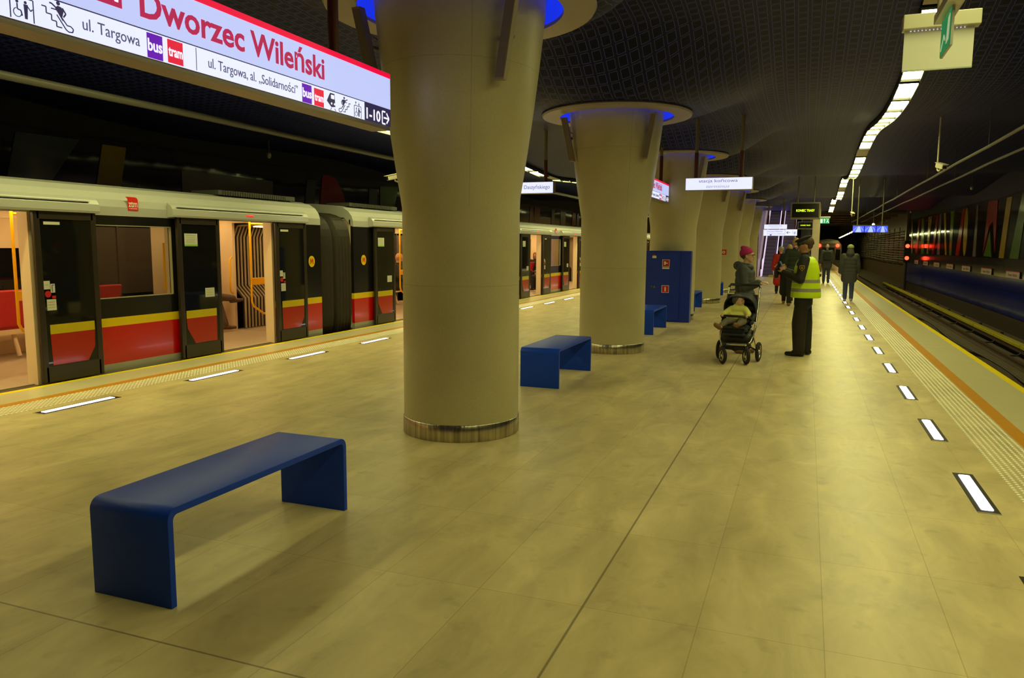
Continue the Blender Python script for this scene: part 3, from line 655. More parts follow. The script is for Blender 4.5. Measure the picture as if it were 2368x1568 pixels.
display(2.15, 3.06, 50, 2.68, 3.15, 'dark display reading KONIEC TRASY, farther and smaller one', (2.4, 2.9))
# seen in the gap left of the third column
display(-4.3, -3.7, 36, 2.95, 3.45, 'dark departure display seen in the narrow gap left of the third column', (-4.1,), 'Daszyńskiego')
# exit signs
def exit_sign(x0, x1, y, z0, z1, label, plain=False, par_y=False):
    r = empty('exit_sign', (0,0,0), label, 'exit sign')
    mb = MB(); h = z1-z0; w_ = x1-x0
    mb.rbox(x0-.0, x1+.02, y-.05, y+.05, z1-h*.27, z1, .005); mb.build('lamp_bar', mat('exit_lamp_bar', (.62,.60,.42), .3, noise=.03), r)
    mb = MB(); T = frame((0,y-.006,0),(1,0,0),(0,0,1)); mb.box(x0+.012, x1-.008, y-.006, y+.006, z0, z1-h*.27); pl = mb.build('panel', mat('exit_panel_white', (.80,.80,.68), .3, noise=.03) if plain else M_EXG, r)
    if not plain:
        mb = MB(); T = frame((0,y-.007,0),(1,0,0),(0,0,1)); zc = z0+h*.36
        rect(mb, x0+w_*.10, z0+h*.08, x0+w_*.32, z0+h*.62, .002, 0, T)
        line(mb, [(x0+w_*.5,z0+h*.1),(x0+w_*.5,z0+h*.6)], w_*.07, .002, 0, T); line(mb, [(x0+w_*.4,z0+h*.47),(x0+w_*.5,z0+h*.62),(x0+w_*.6,z0+h*.47)], w_*.05, .003, 0, T)
        circ(mb, x0+w_*.74, z0+h*.6, w_*.045, .002, 0, T); line(mb, [(x0+w_*.9,z0+h*.62),(x0+w_*.8,z0+h*.45),(x0+w_*.84,z0+h*.25),(x0+w_*.95,z0+h*.12)], w_*.06, .002, 0, T); line(mb, [(x0+w_*.8,z0+h*.35),(x0+w_*.7,z0+h*.15)], w_*.06, .003, 0, T)
        mb.build('running_man_pictogram', M_EXW, r)
    return r
M_EXG = emis('exit_green_backlit', (.02, .36, .15), .75); M_EXW = emis('exit_white_backlit', (.75, 1, .8), .7)
e1 = exit_sign(3.243, 3.645, 5.5, 2.705, 3.03, 'white exit lamp board seen from its plain side, top right under the ceiling lamps', plain=True)
mb = MB()
for k in range(15): mb.ell((3.29+k*.021, 5.492, 2.937), (.004,.004,.003), 6)
mb.build('led_row', emis('exit_led_row', (.7,.7,.8), .8), e1)
mb = MB(); mb.box(3.255, 3.637, 5.49, 5.51, 2.697, 2.705); mb.build('bottom_rail', mat('rail_alu', (.4,.45,.4), .3, metal=.7, noise=0), e1)
hanger(e1, 3.44, 5.5, 3.03, ceil_z(3.44, 5.5)+.02, 0, .015)
exit_sign(3.084, 3.394, 27, 2.37, 2.60, 'green exit sign with running man beneath the nearer KONIEC TRASY display')
exit_sign(3.042, 3.345, 50, 2.35, 2.58, 'small green exit sign beside the farther KONIEC TRASY display')
# green board end-on, hanging along the platform in front of the white one
g = empty('exit_sign', (0,0,0), 'green exit sign seen almost edge on, in front of the plain white board', 'exit sign')
GX = 3.37
mb = MB(); mb.rbox(GX-.04, GX+.04, 4.36, 4.80, 2.79, 2.84, .005); mb.build('lamp_bar', mat('exit_lamp_bar', (.62,.60,.42), .3), g)
mb = MB(); mb.box(GX-.006, GX+.006, 4.43, 4.74, 2.60, 2.79); mb.build('panel', [mat('exit_edge', (.45,.5,.42), .3, noise=0)], g)
T = frame((GX-.0065,0,0),(0,-1,0),(0,0,1)); mb = MB(); rect(mb, -4.735, 2.605, -4.44, 2.785, .002, 0, T); gf = mb.build('green_face', emis('exit_green_side_glow', (.01, .22, .07), .7), g)  # face gives off a dim green glow of its own
mb = MB(); T = frame((GX-.009,0,0),(0,-1,0),(0,0,1)); mb.poly([(-4.54,2.63),(-4.47,2.64),(-4.46,2.76),(-4.51,2.75)], .002, 0, T); line(mb, [(-4.70,2.63),(-4.62,2.69),(-4.58,2.66)], .012, .002, 0, T); mb.build('white_pictogram', emis('exit_pictogram_pale', (.55,.6,.35), .6), g)
hanger(g, GX, 4.6, 2.84, ceil_z(GX, 4.5)+.02, 0, .015)
# triple monitor
M_SCR = emis('monitor_blue', (.05, .08, 1.0), 1.3); M_SCR2 = emis('monitor_pale_blue', (.30, .38, 1.0), 1.3)
mo = empty('monitor_row', (0,0,0), 'row of three glowing blue monitors hanging over the right track edge', 'monitors')
for k in range(3):
    x = 4.34+k*.408; mb = MB(); mb.rbox(x, x+.402, 32, 32.08, 2.165, 2.425, .006); f_ = mb.build('monitor', M_BLK, mo)
    T = frame((0,31.998,0),(1,0,0),(0,0,1)); mb = MB(); rect(mb, x+.012, 2.18, x+.39, 2.41, .002, 0, T)
    T = frame((0,31.995,0),(1,0,0),(0,0,1)); mb.poly([(x+.09+k*.03,2.18),(x+.31,2.18),(x+.25,2.40),(x+.19,2.40)], .001, 1, T)
    for j in range(3): mb.poly([(x+.02,2.19+j*.035),(x+.02,2.2+j*.035),(x+.17,2.395),(x+.165,2.395)], .001, 1, T); mb.poly([(x+.38,2.19+j*.035),(x+.38,2.2+j*.035),(x+.27,2.395),(x+.275,2.395)], .001, 1, T)
    mb.build('screen', [M_SCR, M_SCR2], f_)
mb = MB(); mb.box(4.34, 5.56, 32.03, 32.06, 2.425, 2.45); [mb.tube([(x,32.05,2.44),(x,32.05,ceil_z(x,32)+.02)], .02, 8) for x in (4.5, 5.35)]; mb.build('hanger_frame', M_DFR, mo)
# ================================================================ PIPES, CAMERAS, PENDANTS
M_PIPE = mat('pipe_grey', (.11, .10, .08), .5, noise=.05)
for (x, z, lab, pr_) in ((5.5, 3.3, 'right', .028), (6.1, 3.3, 'outer right', .028), (-5.55, 3.42, 'left', .048)):
    r = empty('cable_pipe', (x, 0, z), f'long thin grey pipe running under the ceiling above the {lab} track', 'pipe')
    mb = MB(); mb.tube([(.008*sin(y*.5), y, .01*sin(y*.8)) for y in range(-3, 60, 3)], pr_, 8); mb.build('pipe', M_PIPE, r)
    for y in (range(1, 58, 7) if x > 0 else (20, 34)): mb = MB(); mb.tube([(0, y, .02), (0, y, ceil_z(x, y)-z+.01)], .006, 6); mb.build('hanger_rod', M_PIPE, r)
M_CAM = mat('camera_cream', (.62, .58, .42), .35, noise=.04)
def cctv(x, y, z, aim, label):
    r = empty('security_camera', (x, y, z), label, 'camera', rz=aim)
    mb = MB(); mb.tube([(-.10,0,ceil_z(x,y)-z+.02),(-.10,0,.02),(-.09,0,-.02),(-.05,0,-.045),(0,0,-.03),(.0,0,.0)], .016, 10); mb.build('drop_pole', M_CAM, r)
    T = Matrix.Rotation(RAD(14), 4, 'Y'); mb = MB(); mb.rbox(-.10, .15, -.05, .05, .0, .085, .014, 0, T); mb.build('case', M_CAM, r)
    mb = MB(); mb.rbox(-.12, .185, -.056, .056, .085, .095, .004, 0, T); mb.build('sun_shield', M_CAM, r)
    mb = MB(); mb.rbox(.148, .153, -.036, .036, .012, .07, .002, 0, T); mb.build('lens_window', M_BLK, r)
    return r
cctv(-4.42, 12.6, 2.80, RAD(-125), 'cream security camera on a hanging pole, left of the nearest column')
cctv(5.0, 16.4, 3.08, RAD(-70), 'cream security camera on a hanging pole at upper right')
cctv(4.2, 30, 2.75, RAD(-80), 'small far security camera beneath the ceiling lamps, right of the exit sign')
def pendant(x, y, z, label):
    r = empty('pendant_sensor', (x, y, z), label, 'pendant')
    mb = MB(); mb.tube([(0,0,.05),(0,0,ceil_z(x,y)-z+.02)], .014, 8); mb.build('rod', M_PIPE, r)
    mb = MB(); mb.lathe([(0,-.06),(.025,-.055),(.045,-.02),(.045,.03),(.02,.06),(0,.06)], 14); mb.build('head', M_CAM, r)
pendant(-7.8, 13.3, 3.42, 'small pendant fitting on a short rod above the train roof at left')
pendant(7.8, 29.7, 3.60, 'small pendant fitting above the right track, nearest the camera'); pendant(7.8, 45.8, 3.5, 'small pendant fitting above the right track, second'); pendant(7.8, 59, 3.45, 'small pendant fitting above the right track, farthest')
# ================================================================ RIGHT TRACK
M_RAIL = mat('rail_steel', (.16, .10, .06), .4, metal=.6, noise=.3); M_3R = mat('third_rail_cover_yellow', (.52, .43, .01), .45, noise=.15); M_CLIP = mat('cast_iron', (.05, .04, .03), .6)
for s, t in ((1, 'right'), (-1, 'left')):
    for x, w2 in ((5.95, 'platform side'), (7.39, 'wall side')):
        mb = MB(); x *= s
        mb.box(x-.065, x+.065, -3.5, 125, -1.10, -1.085); mb.box(x-.01, x+.01, -3.5, 125, -1.085, -.98); mb.rbox(x-.035, x+.035, -3.5, 125, -.98, -.94, .008)
        mb.build('rail', M_RAIL, label=f'steel running rail of the {t} track, {w2}', cat='rail')
tr = empty('third_rail', (7.95, 0, 0), 'conductor rail under a yellow cover along the right track', 'conductor rail')
for i in range(20):
    y = 2+i*2.9; mb = MB(); mb.rbox(-.09, .09, y, y+2.84, -.90, -.80, .02); mb.box(.07, .09, y, y+2.84, -.98, -.85); mb.build('yellow_cover', M_3R, tr)
for i in range(20):
    y = 2+i*2.9; mb = MB(); mb.tube([(.05,y,-.84),(-.02,y,-1.0),(-.10,y,-1.07),(-.40,y,-1.09)], .022, 7); mb.box(.08, .16, y-.06, y+.06, -1.1, -.76); mb.build('bracket', M_CLIP, tr)
mb = MB(); mb.box(-.04, .05, 2, 60, -1.02, -.93); mb.build('conductor', M_RAIL, tr)
for i in range(3):
    mb = MB(); x = 6.35+i*.3; mb.tube([(x+.08*sin(y*.6+i), y, -1.07) for y in range(0, 60, 1)], .02, 6); mb.build('track_cable', M_CLIP, label=['black cable lying between the right rails, platform side', 'black cable lying between the right rails, middle', 'black cable lying between the right rails, wall side'][i], cat='cable')
M_WS = mat('wall_sign_cream', (.55, .47, .34), .4, noise=.03)
for s, t in ((1, 'right'), (-1, 'left')):
    for i in range(13):
        y = (28.3-6*3.95 if s > 0 else 6.9)+i*3.95
        if s > 0 and y < 20: continue
        if s < 0 and i > 5: continue
        r = empty('wall_sign', (s*9.08, y, .64), f'small cream station name plate with red top strip on {t} wall, {ordn(i)} from the camera', 'wall sign', f'station name plates on the {t} wall')
        T = frame((0,0,0), (0,-1 if s > 0 else 1,0), (0,0,1)); o_ = -1.75 if s > 0 else 0; zz = .0 if s > 0 else .0; h_ = .20 if s > 0 else .36
        mb = MB(); rect(mb, o_, 0, o_+1.75, h_, .012, 0, T); mb.build('plate', M_WS, r)
        mb = MB(); rect(mb, o_, h_, o_+1.75, h_+.03, .014, 0, T); mb.build('red_strip', M_RED, r)
        T = frame((-s*.0125,0,0), (0,-1 if s > 0 else 1,0), (0,0,1)); text_mb('Dworzec Wileński', o_+.3, h_*.3, 1.15, h_*.5, .002, T).build('lettering', M_MAG if False else mat('plate_red_lettering', (.35,.04,.05), .5, noise=0), r)
sg = empty('signal_light', (8.6, 53.5, 0), 'two red railway signal lamps on a black post by the right wall', 'signal')
mb = MB(); mb.tube([(0,.1,-1.1),(0,.1,2.0)], .05, 8); mb.rbox(-.18, .18, -.05, .12, .7, 2.05, .03); mb.build('post', M_BLK, sg)
M_RL = emis('red_lamp', (1, .03, .01), 9)
for z in (1.72, .97): mb = MB(); mb.lathe([(0,-.02),(.11,-.02),(.12,0),(0,0)], 16, T=Matrix.Translation((0,-.06,z)) @ Matrix.Rotation(pi/2, 4, 'X')); mb.build('red_lens', M_RL, sg)
# far tunnel lamps
for i in range(10):
    y = 64+i*4.6; x = 6.0+(y-64)*.014
    mb = MB(); mb.box(x-.06, x+.06, y, y+1.6, 2.80, 2.84); o = mb.build('tunnel_lamp', M_CL); tag(o, f'small tube lamp in the tunnel beyond the platform, {ordn(i)} from the camera', 'tunnel lamp', 'tube lamps in the far tunnel')
    mb = MB(); mb.box(x-.08, x+.08, y-.05, y+1.65, 2.84, 2.90); mb.tube([(x,y+.8,2.9),(x,y+.8,4.19)], .02, 6); mb.build('housing', M_CH, o)
mb = MB(); mb.lathe([(0,-.05),(.05,-.04),(.06,0),(.02,.05),(0,.05)], 12, T=Matrix.Translation((5.62,40,2.69))); o = mb.build('pendant_lamp', M_CL, label='single bright pendant lamp above the row of blue monitors', cat='lamp'); mb = MB(); mb.tube([(5.62,40,2.73),(5.62,40,ceil_z(5.62,40)+.02)], .01, 6); mb.build('rod', M_PIPE, o)
# far train on the right track
ft = empty('metro_train', (4.87, 88, 0), 'far metro train end with two glowing red tail lights at end of right track', 'train')
mb = MB(); P = [(-1.28,-.92),(1.28,-.92),(1.33,.8),(1.25,1.9),(.9,2.35),(0,2.5),(-.9,2.35),(-1.25,1.9),(-1.33,.8)]
T = Matrix.Translation((0,0,0)) @ Matrix.Rotation(pi/2, 4, 'X'); mb.poly([(p[0], p[1]) for p in P], -18, 0, T); mb.build('body', mat('far_train_body', (.30, .24, .16), .4), ft)
mb = MB(); T = frame((0,-.03,0),(1,0,0),(0,0,1)); rect(mb, -.62, -.3, .62, 1.6, .03, 0, T); rect(mb, -1.18, .3, -.75, 1.4, .03, 0, T); rect(mb, .75, .3, 1.18, 1.4, .03, 0, T); mb.build('windows', M_DISP, ft)
mb = MB(); T = frame((0,-.03,0),(1,0,0),(0,0,1)); rect(mb, -.75, 2.0, .75, 2.25, .03, 0, T); mb.build('destination_panel', mat('pale_panel', (.6,.55,.4), .4), ft)
for x in (-.89, .89): mb = MB(); mb.lathe([(0,-.02),(.17,-.02),(.18,0),(0,0)], 18, T=Matrix.Translation((x,-.05,1.79)) @ Matrix.Rotation(pi/2, 4, 'X')); mb.build('tail_light', M_RL, ft)
# ================================================================ FAR END: ESCALATORS, STONE CORE, PILLAR
M_STONE = mat('brown_marble', (.20, .12, .055), .25, noise=.5, nscale=2.5); M_STEP = mat('escalator_step', (.06, .05, .04), .5); M_BAL = emis('balustrade_glow', (.75, .62, .80), .75); M_RUB = mat('handrail_rubber', (.015,.013,.012), .4)
core = MB(); core.box(-3.4, .35, 42.5, 60, 0, 4.2); core.build('wall_core', M_STONE, kind='structure')
core = MB(); core.box(2.35, 2.95, 51, 60, 0, 4.2); core.build('wall_core_right', mat('core_dark', (.02,.018,.02), .5), kind='structure')
core = MB(); core.box(.35, 2.35, 59, 60, 0, 8.0); core.build('wall_stair_back', mat('core_dark', (.02,.018,.02), .5), kind='structure')
for i, x in enumerate((.82, 1.72)):
    r = empty('escalator', (x, 43.5, 0), ['escalator rising at the far end, left one of the pair beneath lit signs', 'escalator rising at the far end, right one of the pair beneath lit signs'][i], 'escalator')
    mb = MB()
    for k in range(24): mb.box(-.3, .3, 1+k*.36, 1+(k+1)*.36+.02, 0, .02+k*.2)
    mb.box(-.3, .3, 0, 1, 0, .02); mb.build('steps', M_STEP, r)
    for s in (-1, 1):
        mb = MB(); a, b_ = sorted((s*.31, s*.36)); vs = [(a,0,0),(a,1,0),(a,9.6,4.8),(a,9.6,5.7),(a,1,.95),(a,0,.85)]; mb.add(vs+[(b_,q[1],q[2]) for q in vs], [(0,1,2,3,4,5)[::-1],(6,7,8,9,10,11)]+[(j,(j+1)%6,6+(j+1)%6,6+j) for j in range(6)]); mb.build('balustrade', M_BAL, r)
        mb = MB(); mb.tube([(s*.335,-.1,.4),(s*.335,-.12,.8),(s*.335,0,.92),(s*.335,1,1.0),(s*.335,9.6,5.76)], .035, 8); mb.build('handrail', M_RUB, r)
mb = MB(); mb.rbox(2.98, 3.38, 46, 46.4, 0, 4.0, .03); mb.build('pillar', mat('pillar_beige', (.5,.42,.26), .5), label='slender square beige pillar behind the green exit signs', cat='pillar')
mb = MB(); mb.box(.9, 1.25, 43.0, 43.06, .0, .12); mb.build('kick_plate', M_3R, label='low yellow strip on the floor at the foot of the far escalators', cat='strip')
# small red fire signs on the columns
def small_sign(x, y, z, label, w_=.14):
    r = empty('fire_sign', (x, y, z), label, 'sign'); T = frame((0,0,0),(1,0,0),(0,0,1)); mb = MB(); rect(mb, -w_/2, -w_/2, w_/2, w_/2, .01, 0, T); mb.build('plate', M_RED, r)
    T = frame((0,-.011,0),(1,0,0),(0,0,1)); mb = MB(); circ(mb, 0, 0, w_*.28, .002, 0, T); circ(mb, 0, 0, w_*.12, .003, 1, T); mb.build('symbol', [M_WHITE, M_RED], r)
    return r
small_sign(.06, COLY[4]-.505, 1.41, 'small red fire alarm sign on the fifth column', .18)
q = empty('fire_sign', (-.02, 22.0, 2.3), 'small red sign sticking out high on the fourth column', 'sign'); T = frame((0,0,0),(1,0,0),(0,0,1)); mb = MB(); rect(mb, -.13, .02, .10, .20, .01, 0, T); mb.build('plate', M_RED, q); mb = MB(); T = frame((0,-.011,0),(1,0,0),(0,0,1)); rect(mb, -.045, .04, -.01, .15, .002, 0, T); mb.build('symbol', M_WHITE, q)
mb = MB(); mb.tube([(-.12,.02,.9),(-.12,.02,.2)], .012, 6); mb.build('conduit', M_CLIP, q)
# ================================================================ METRO TRAIN (left track)
M_CARW = mat('car_white', (.42, .42, .38), .25, noise=.03, coat=.4); M_CARB = mat('car_black', (.010, .009, .008), .15, noise=.1, spec=.5); M_CARR = mat('car_red', (.60, .006, .004), .2, noise=.05, coat=.3); M_CARY = mat('car_yellow', (.80, .58, .0), .25, noise=.04)
M_CARG = m_glass('car_window_glass', (.015, .015, .014), .22); M_DGL = m_glass('door_dark_glass', (.008, .008, .007), .86)
M_DRED = mat('door_red_film', (.42, .015, .008), .12, noise=.05); M_DYEL = mat('door_yellow_film', (.60, .46, .01), .12, noise=.04)
M_DFRM = mat('door_frame', (.028, .02, .012), .3, noise=.1); M_INT = mat('interior_cream', (.72, .56, .38), .45, noise=.04); M_IFL = mat('interior_floor', (.42, .33, .24), .4, noise=.15)
M_INTD = mat('interior_dark', (.05, .035, .03), .4); M_GRAB = mat('grab_rail_yellow', (.90, .50, .0), .28, noise=0); M_SEAT = mat('seat_red', (.45, .01, .02), .55, noise=.2, nscale=30); M_ILAMP = emis('interior_lamp', (1.0, .72, .30), 10.0); M_GANGFILL = emis('gangway_fill_glow', (1.0, .70, .27), 7.0); M_SILL = mat('door_sill', (.12, .11, .08), .4, metal=.5)
M_ROOFG = mat('roof_grille', (.05, .05, .04), .6); M_BELL = mat('bellows_rubber', (.035, .027, .018), .5, noise=.2); M_BELLI = mat('bellows_inner', (.34, .26, .17), .5, noise=.15); M_BELLD = mat('bellows_fold', (.02, .015, .012), .7)
M_ORED = emis('door_red_lamp', (1, .03, .02), 1.2); M_LOGOY = mat('emblem_yellow', (.90, .62, .0), .35, noise=0); M_LOGOR = mat('emblem_red', (.70, .02, .01), .35, noise=0)
M_PAPER = mat('notice_paper', (.62, .62, .48), .6, noise=.04); M_PGRN = mat('notice_green_strip', (.25, .5, .08), .5, noise=0); M_PINK = mat('notice_dark_print', (.2, .2, .18), .6, noise=0)
XS, XD = -5.30, -5.215
TL = lambda X: frame((X, 0, 0), (0,1,0), (0,0,1))       # local x = Y, local y = Z, facing the platform
TR = 4.13
def ztm(par, y, z):
    T = TL(XS+.001); mb = MB(); mb.poly([(y,z+.17),(y+.03,z+.145),(y+.03,z),(y+.19,z),(y+.19,z+.14),(y+.17,z+.165),(y+.14,z+.17)], .003, 0, T); lg = mb.build('operator_emblem', M_LOGOR, par)
    T = TL(XS+.004); text_mb('ztm', y+.042, z+.045, .135, .085, .002, T, bold=.012).build('emblem_lettering', M_WHITE, lg)
    text_mb('WARSZAWA', y+.045, z+.018, .13, .014, .002, T).build('emblem_small_lettering', M_WHITE, lg)
def m_emblem(par, y, z):
    mb = MB(); T = TL(XS+.001); circ(mb, y, z, .088, .004, 0, T, 28, .098); lg = mb.build('metro_emblem', M_LOGOY, par)
    T = TL(XS+.005); mb = MB(); line(mb, [(y-.045,z-.045),(y-.028,z+.05),(y,z-.02),(y+.028,z+.05),(y+.045,z-.045)], .017, .002, 0, T); mb.poly([(y-.012,z-.005),(y+.012,z-.005),(y,z-.06)], .002, 0, T); mb.build('emblem_letter', M_LOGOR, lg)
def leaf(par, y0, y1, side, stick):
    """door leaf slid open outside the body; side=-1 leaf left of its opening, +1 right of it"""
    mb = MB(); zt, zb = 1.945, .004; fr = .075
    mb.rbox(XD-.045, XD, y0, y0+fr, zb, zt, .008, 0); mb.rbox(XD-.045, XD, y1-fr, y1, zb, zt, .008, 0)
    mb.rbox(XD-.045, XD, y0+fr*.5, y1-fr*.5, zb, .19, .006, 0); mb.rbox(XD-.045, XD, y0+fr*.5, y1-fr*.5, zt-.09, zt, .006, 0); d = mb.build('door_leaf', M_DFRM, par)
    mb = MB(); mb.box(XD-.03, XD-.006, y0+fr, y1-fr, .18, zt-.08); mb.build('glass', M_DGL, d)
    T = TL(XD-.006); w_ = y1-y0; zy = .655
    if side > 0: pts = [(y0+.13,.20),(y1-.21,.20),(y1-.11,.36),(y1-.10,.555),(y0+.12,.555)]; yy = (y0+.12, y1-.10)
    else: pts = [(y0+.25,.20),(y1-.13,.20),(y1-.12,.555),(y0+.10,.555),(y0+.11,.42)]; yy = (y0+.10, y1-.12)
    mb = MB(); mb.poly(pts, .002, 0, T); mb.build('red_film', M_DRED, d)
    mb = MB(); rect(mb, yy[0], .557, yy[1], .665, .002, 0, T); mb.build('yellow_film', M_DYEL, d)
    T = TL(XD-.004)
    def paper(a, b, c, e, m_=M_PAPER, nm='notice', lines=3):
        mb = MB(); rect(mb, a, b, c, e, .0015, 0, T)
        for k in range(lines): h = e-(e-b)*(k+1)/(lines+1); rect(mb, a+(c-a)*.12, h, c-(c-a)*.2, h+.003, .0022, 1, T)
        return mb.build(nm, [m_, M_PINK], d)
    if side > 0:
        paper(y0+.12, 1.795, y0+.32, 1.828, lines=0)
        paper(y0+.075, 1.07, y0+.15, 1.165, lines=1); paper(y0+.155, 1.03, y0+.21, 1.13, lines=0); paper(y0+.10, .83, y0+.215, .955)
        mb = MB(); circ(mb, y0+.12, 1.015, .038, .0025, 0, T); mb.build('round_red_sticker', M_RED, d)
        mb = MB(); line(mb, [(y0+.175,1.04),(y0+.175,1.115),(y0+.20,1.115)], .008, .003, 0, T); mb.build('blue_mark', M_NAVY, d)
        mb = MB(); rect(mb, y0+.17, .965, y0+.215, .995, .002, 0, T); mb.build('red_sticker', M_RED, d)
    else:
        if stick:
            n_ = paper(y0+.12, 1.575, y0+.36, 1.73, lines=5); mb = MB(); rect(mb, y0+.12, 1.555, y0+.36, 1.578, .002, 0, T); mb.build('green_strip', M_PGRN, d)
        paper(y1-.33, .835, y1-.15, .965)
    return d
def car(ya, yb, units, wins, label, near_end, far_end, emb=(), mem=()):
    r = empty('metro_car', (0,0,0), label, 'metro car')
    ops = [(u+.81, u+2.08) for u in units]            # door openings
    solid = []; y = ya
    for a, b in sorted([(a, b, 'o') for a, b in ops]+[(a, b, 'w') for a, b in wins], key=lambda q: q[0]) if False else sorted(ops): solid.append((y, a)); y = b
    solid.append((y, yb))
    # side skin pieces between openings; window holes cut by building around them
    white = MB(); t = .06
    for a, b in solid:
        if b-a < .01: continue
        mb = MB(); mb.box(XS-t, XS, a, b, .09, .558); mb.build('red_panel', M_CARR, r); mb = MB(); mb.box(XS-t, XS, a, b, .558, .665); mb.build('yellow_stripe', M_CARY, r)
        ws = [w_ for w_ in wins if w_[0] >= a-.01 and w_[1] <= b+.01]; y = a; blk = MB()
        for (wa, wb) in ws:
            blk.box(XS-t, XS, y, wa+.001, .664, 1.93); blk.box(XS-t, XS-.0002, wa, wb, .665, .905); blk.box(XS-t, XS-.0002, wa, wb, 1.815, 1.93); y = wb-.001
        blk.box(XS-t, XS, y, b, .665, 1.93); blk.build('black_panel', M_CARB, r)
        white.box(XS-t, XS, a, b, -.06, .09)
    # roof and upper side, swept profile
    P = [(XS,1.93),(XS,2.04),(XS-.03,2.13),(XS-.10,2.22),(XS-.22,2.29),(XS-.4,2.33),(XS-.9,2.37),(-6.65,2.385),(-7.7,2.36),(-8.0,2.0),(-8.0,1.93),(-7.95,1.93),(-7.93,2.05),(-7.6,2.12),(-5.5,2.1),(XS-.06,1.95)]
    n = len(P); o = len(white.v)
    for yy in (ya, yb): white.v += [(x, yy, z) for x, z in P]
    for i in range(n): white.f.append((o+i, o+n+i, o+n+(i+1) % n, o+(i+1) % n)); white.m.append(0); white.sm.append(False)
    for e in (o, o+n): white.f.append(tuple(e+i for i in (range(n) if e == o else reversed(range(n))))); white.m.append(0); white.sm.append(False)
    # underside, far side, end walls
    white.box(-8.02, -7.96, ya, yb, -.06, .75); white.box(-8.02, -7.96, ya, yb, 1.85, 1.95)
    white.build('body', M_CARW, r)
    mb = MB(); mb.box(-7.96, XS, ya, yb, -.10, -.02); mb.box(-7.9, XS-.15, ya, yb, -.9, -.10, 1); mb.build('underframe', [M_SILL, M_BLK], r)
    mb = MB(); mb.box(-7.96, XS-.06, ya+.02, yb-.02, -.02, .0); mb.build('floor_covering', M_IFL, r)
    mb = MB(); mb.box(-7.955, -7.93, ya, yb, 0, .75); mb.box(-7.955, -7.93, ya, yb, 1.85, 2.05)
    mb.box(-7.93, XS-.1, ya+.02, yb-.02, 2.06, 2.08); 
    for a, b in solid:
        mb.box(XS-.09, XS-.061, a+.0, b, .0, .90); mb.box(XS-.09, XS-.061, a, b, 1.82, 2.06)
        ws = [w_ for w_ in wins if w_[0] >= a-.01 and w_[1] <= b+.01]
        if not ws: mb.box(XS-.09, XS-.061, a, b, .9, 1.82)
        for (wa, wb) in ws: mb.box(XS-.12, XS-.061, wb+.0, b, .9, 1.82); mb.box(XS-.12, XS-.061, a, wa, .9, 1.82)
    for a, b in ops:
        for yy in (a, b): mb.box(XS-.16, XS+.001, yy-.02 if yy == a else yy-.03, yy+.03 if yy == a else yy+.02, -.01, 1.94)
    if near_end is not None:
        for yy in ([near_end] if isinstance(near_end, float) else near_end):
            mb.box(-7.93, -7.15, yy-.03, yy+.03, 0, 2.06); mb.box(-6.05, XS-.1, yy-.03, yy+.03, 0, 2.06); mb.box(-7.15, -6.05, yy-.03, yy+.03, 1.97, 2.06)
    mb.build('interior_lining', M_INT, r)
    # far side windows and closed doors
    for a, b in ops:
        mb = MB(); mb.box(-7.99, -7.93, a-.06, b+.06, .02, 1.9); mb.box(-7.93, -7.915, (a+b)/2-.02, (a+b)/2+.02, .02, 1.9, 0); mb.build('far_door', M_INTD, r)
    for (wa, wb) in wins: gl = MB(); gl.box(-8.0, -7.97, wa-.1, wb+.1, .75, 1.85); gl.build('far_window', M_CARG, r)
    edges = sorted([(a-.06, b+.06) for a, b in ops]+[(a-.1, b+.1) for a, b in wins]); y = ya
    for a, b in edges+[(yb, yb)]:
        if a > y+.01: mb = MB(); mb.box(-7.99, -7.93, y, a, .75, 1.85); mb.build('far_pillar', M_INT, r)
        y = max(y, b)
    mb = MB()
    for x in (-5.9, -7.35): mb.box(x-.09, x+.09, ya+.3, yb-.3, 2.035, 2.058)
    mb.build('interior_lamp_strip', M_ILAMP, r)
    for (wa, wb) in wins:
        mb = MB(); mb.box(XS-.035, XS-.025, wa, wb, .905, 1.815); mb.build('window', M_CARG, r)
        mb = MB(); g_ = .012
        for q in ((wa, wa+g_, .905, 1.815), (wb-g_, wb, .905, 1.815), (wa, wb, .905, .905+g_), (wa, wb, 1.815-g_, 1.815)): mb.box(XS-.04, XS+.002, q[0], q[1], q[2], q[3])
        mb.build('window_seal', mat('window_seal', (.3,.26,.16), .5), r)
    for k, u in enumerate(units):
        a, b = u, u+2.88
        leaf(r, a, a+.80, -1, True); leaf(r, a+2.06, a+2.86, 1, True)
        mb = MB(); T = Matrix.Identity(4); n2 = [(XS,1.945),(XS+.10,1.945),(XS+.105,1.97),(XS+.095,2.05),(XS+.06,2.10),(XS,2.135)]
        o = 0
        for yy in (a-.08, b+.03): mb.v += [(x, yy, z) for x, z in n2]
        L = len(n2); mb.f = [(i, L+i, L+(i+1) % L, (i+1) % L) for i in range(L)]+[tuple(range(L)), tuple(reversed(range(L, 2*L)))]; mb.m = [0]*(L+2); mb.sm = [False]*(L+2)
        mb.box(XS+.08, XS+.1, a+.0, b-.1, 2.078, 2.082, 1); mb.build('door_hood', [M_CARW, M_BLK], r)
        mb = MB(); mb.rbox(XS+.07, XS+.108, a+1.36, a+1.52, 2.0, 2.03, .01); mb.build('door_lamp', M_ORED, r)
        mb = MB(); mb.box(XS-.06, XS+.05, a+.8, a+2.08, -.05, -.012); mb.box(XS+.0, XS+.05, a+.8, a+2.08, -.09, -.05, 1); mb.build('door_sill', [M_SILL, M_CARR], r)
        mb = MB(); mb.box(XS-.06, XS, a+.81, a+2.08, 1.945, 2.0); mb.build('door_lintel', M_DFRM, r)
    if emb:
        for y in emb: ztm(r, y, 2.005)
    for y in mem: m_emblem(r, y, 1.295)
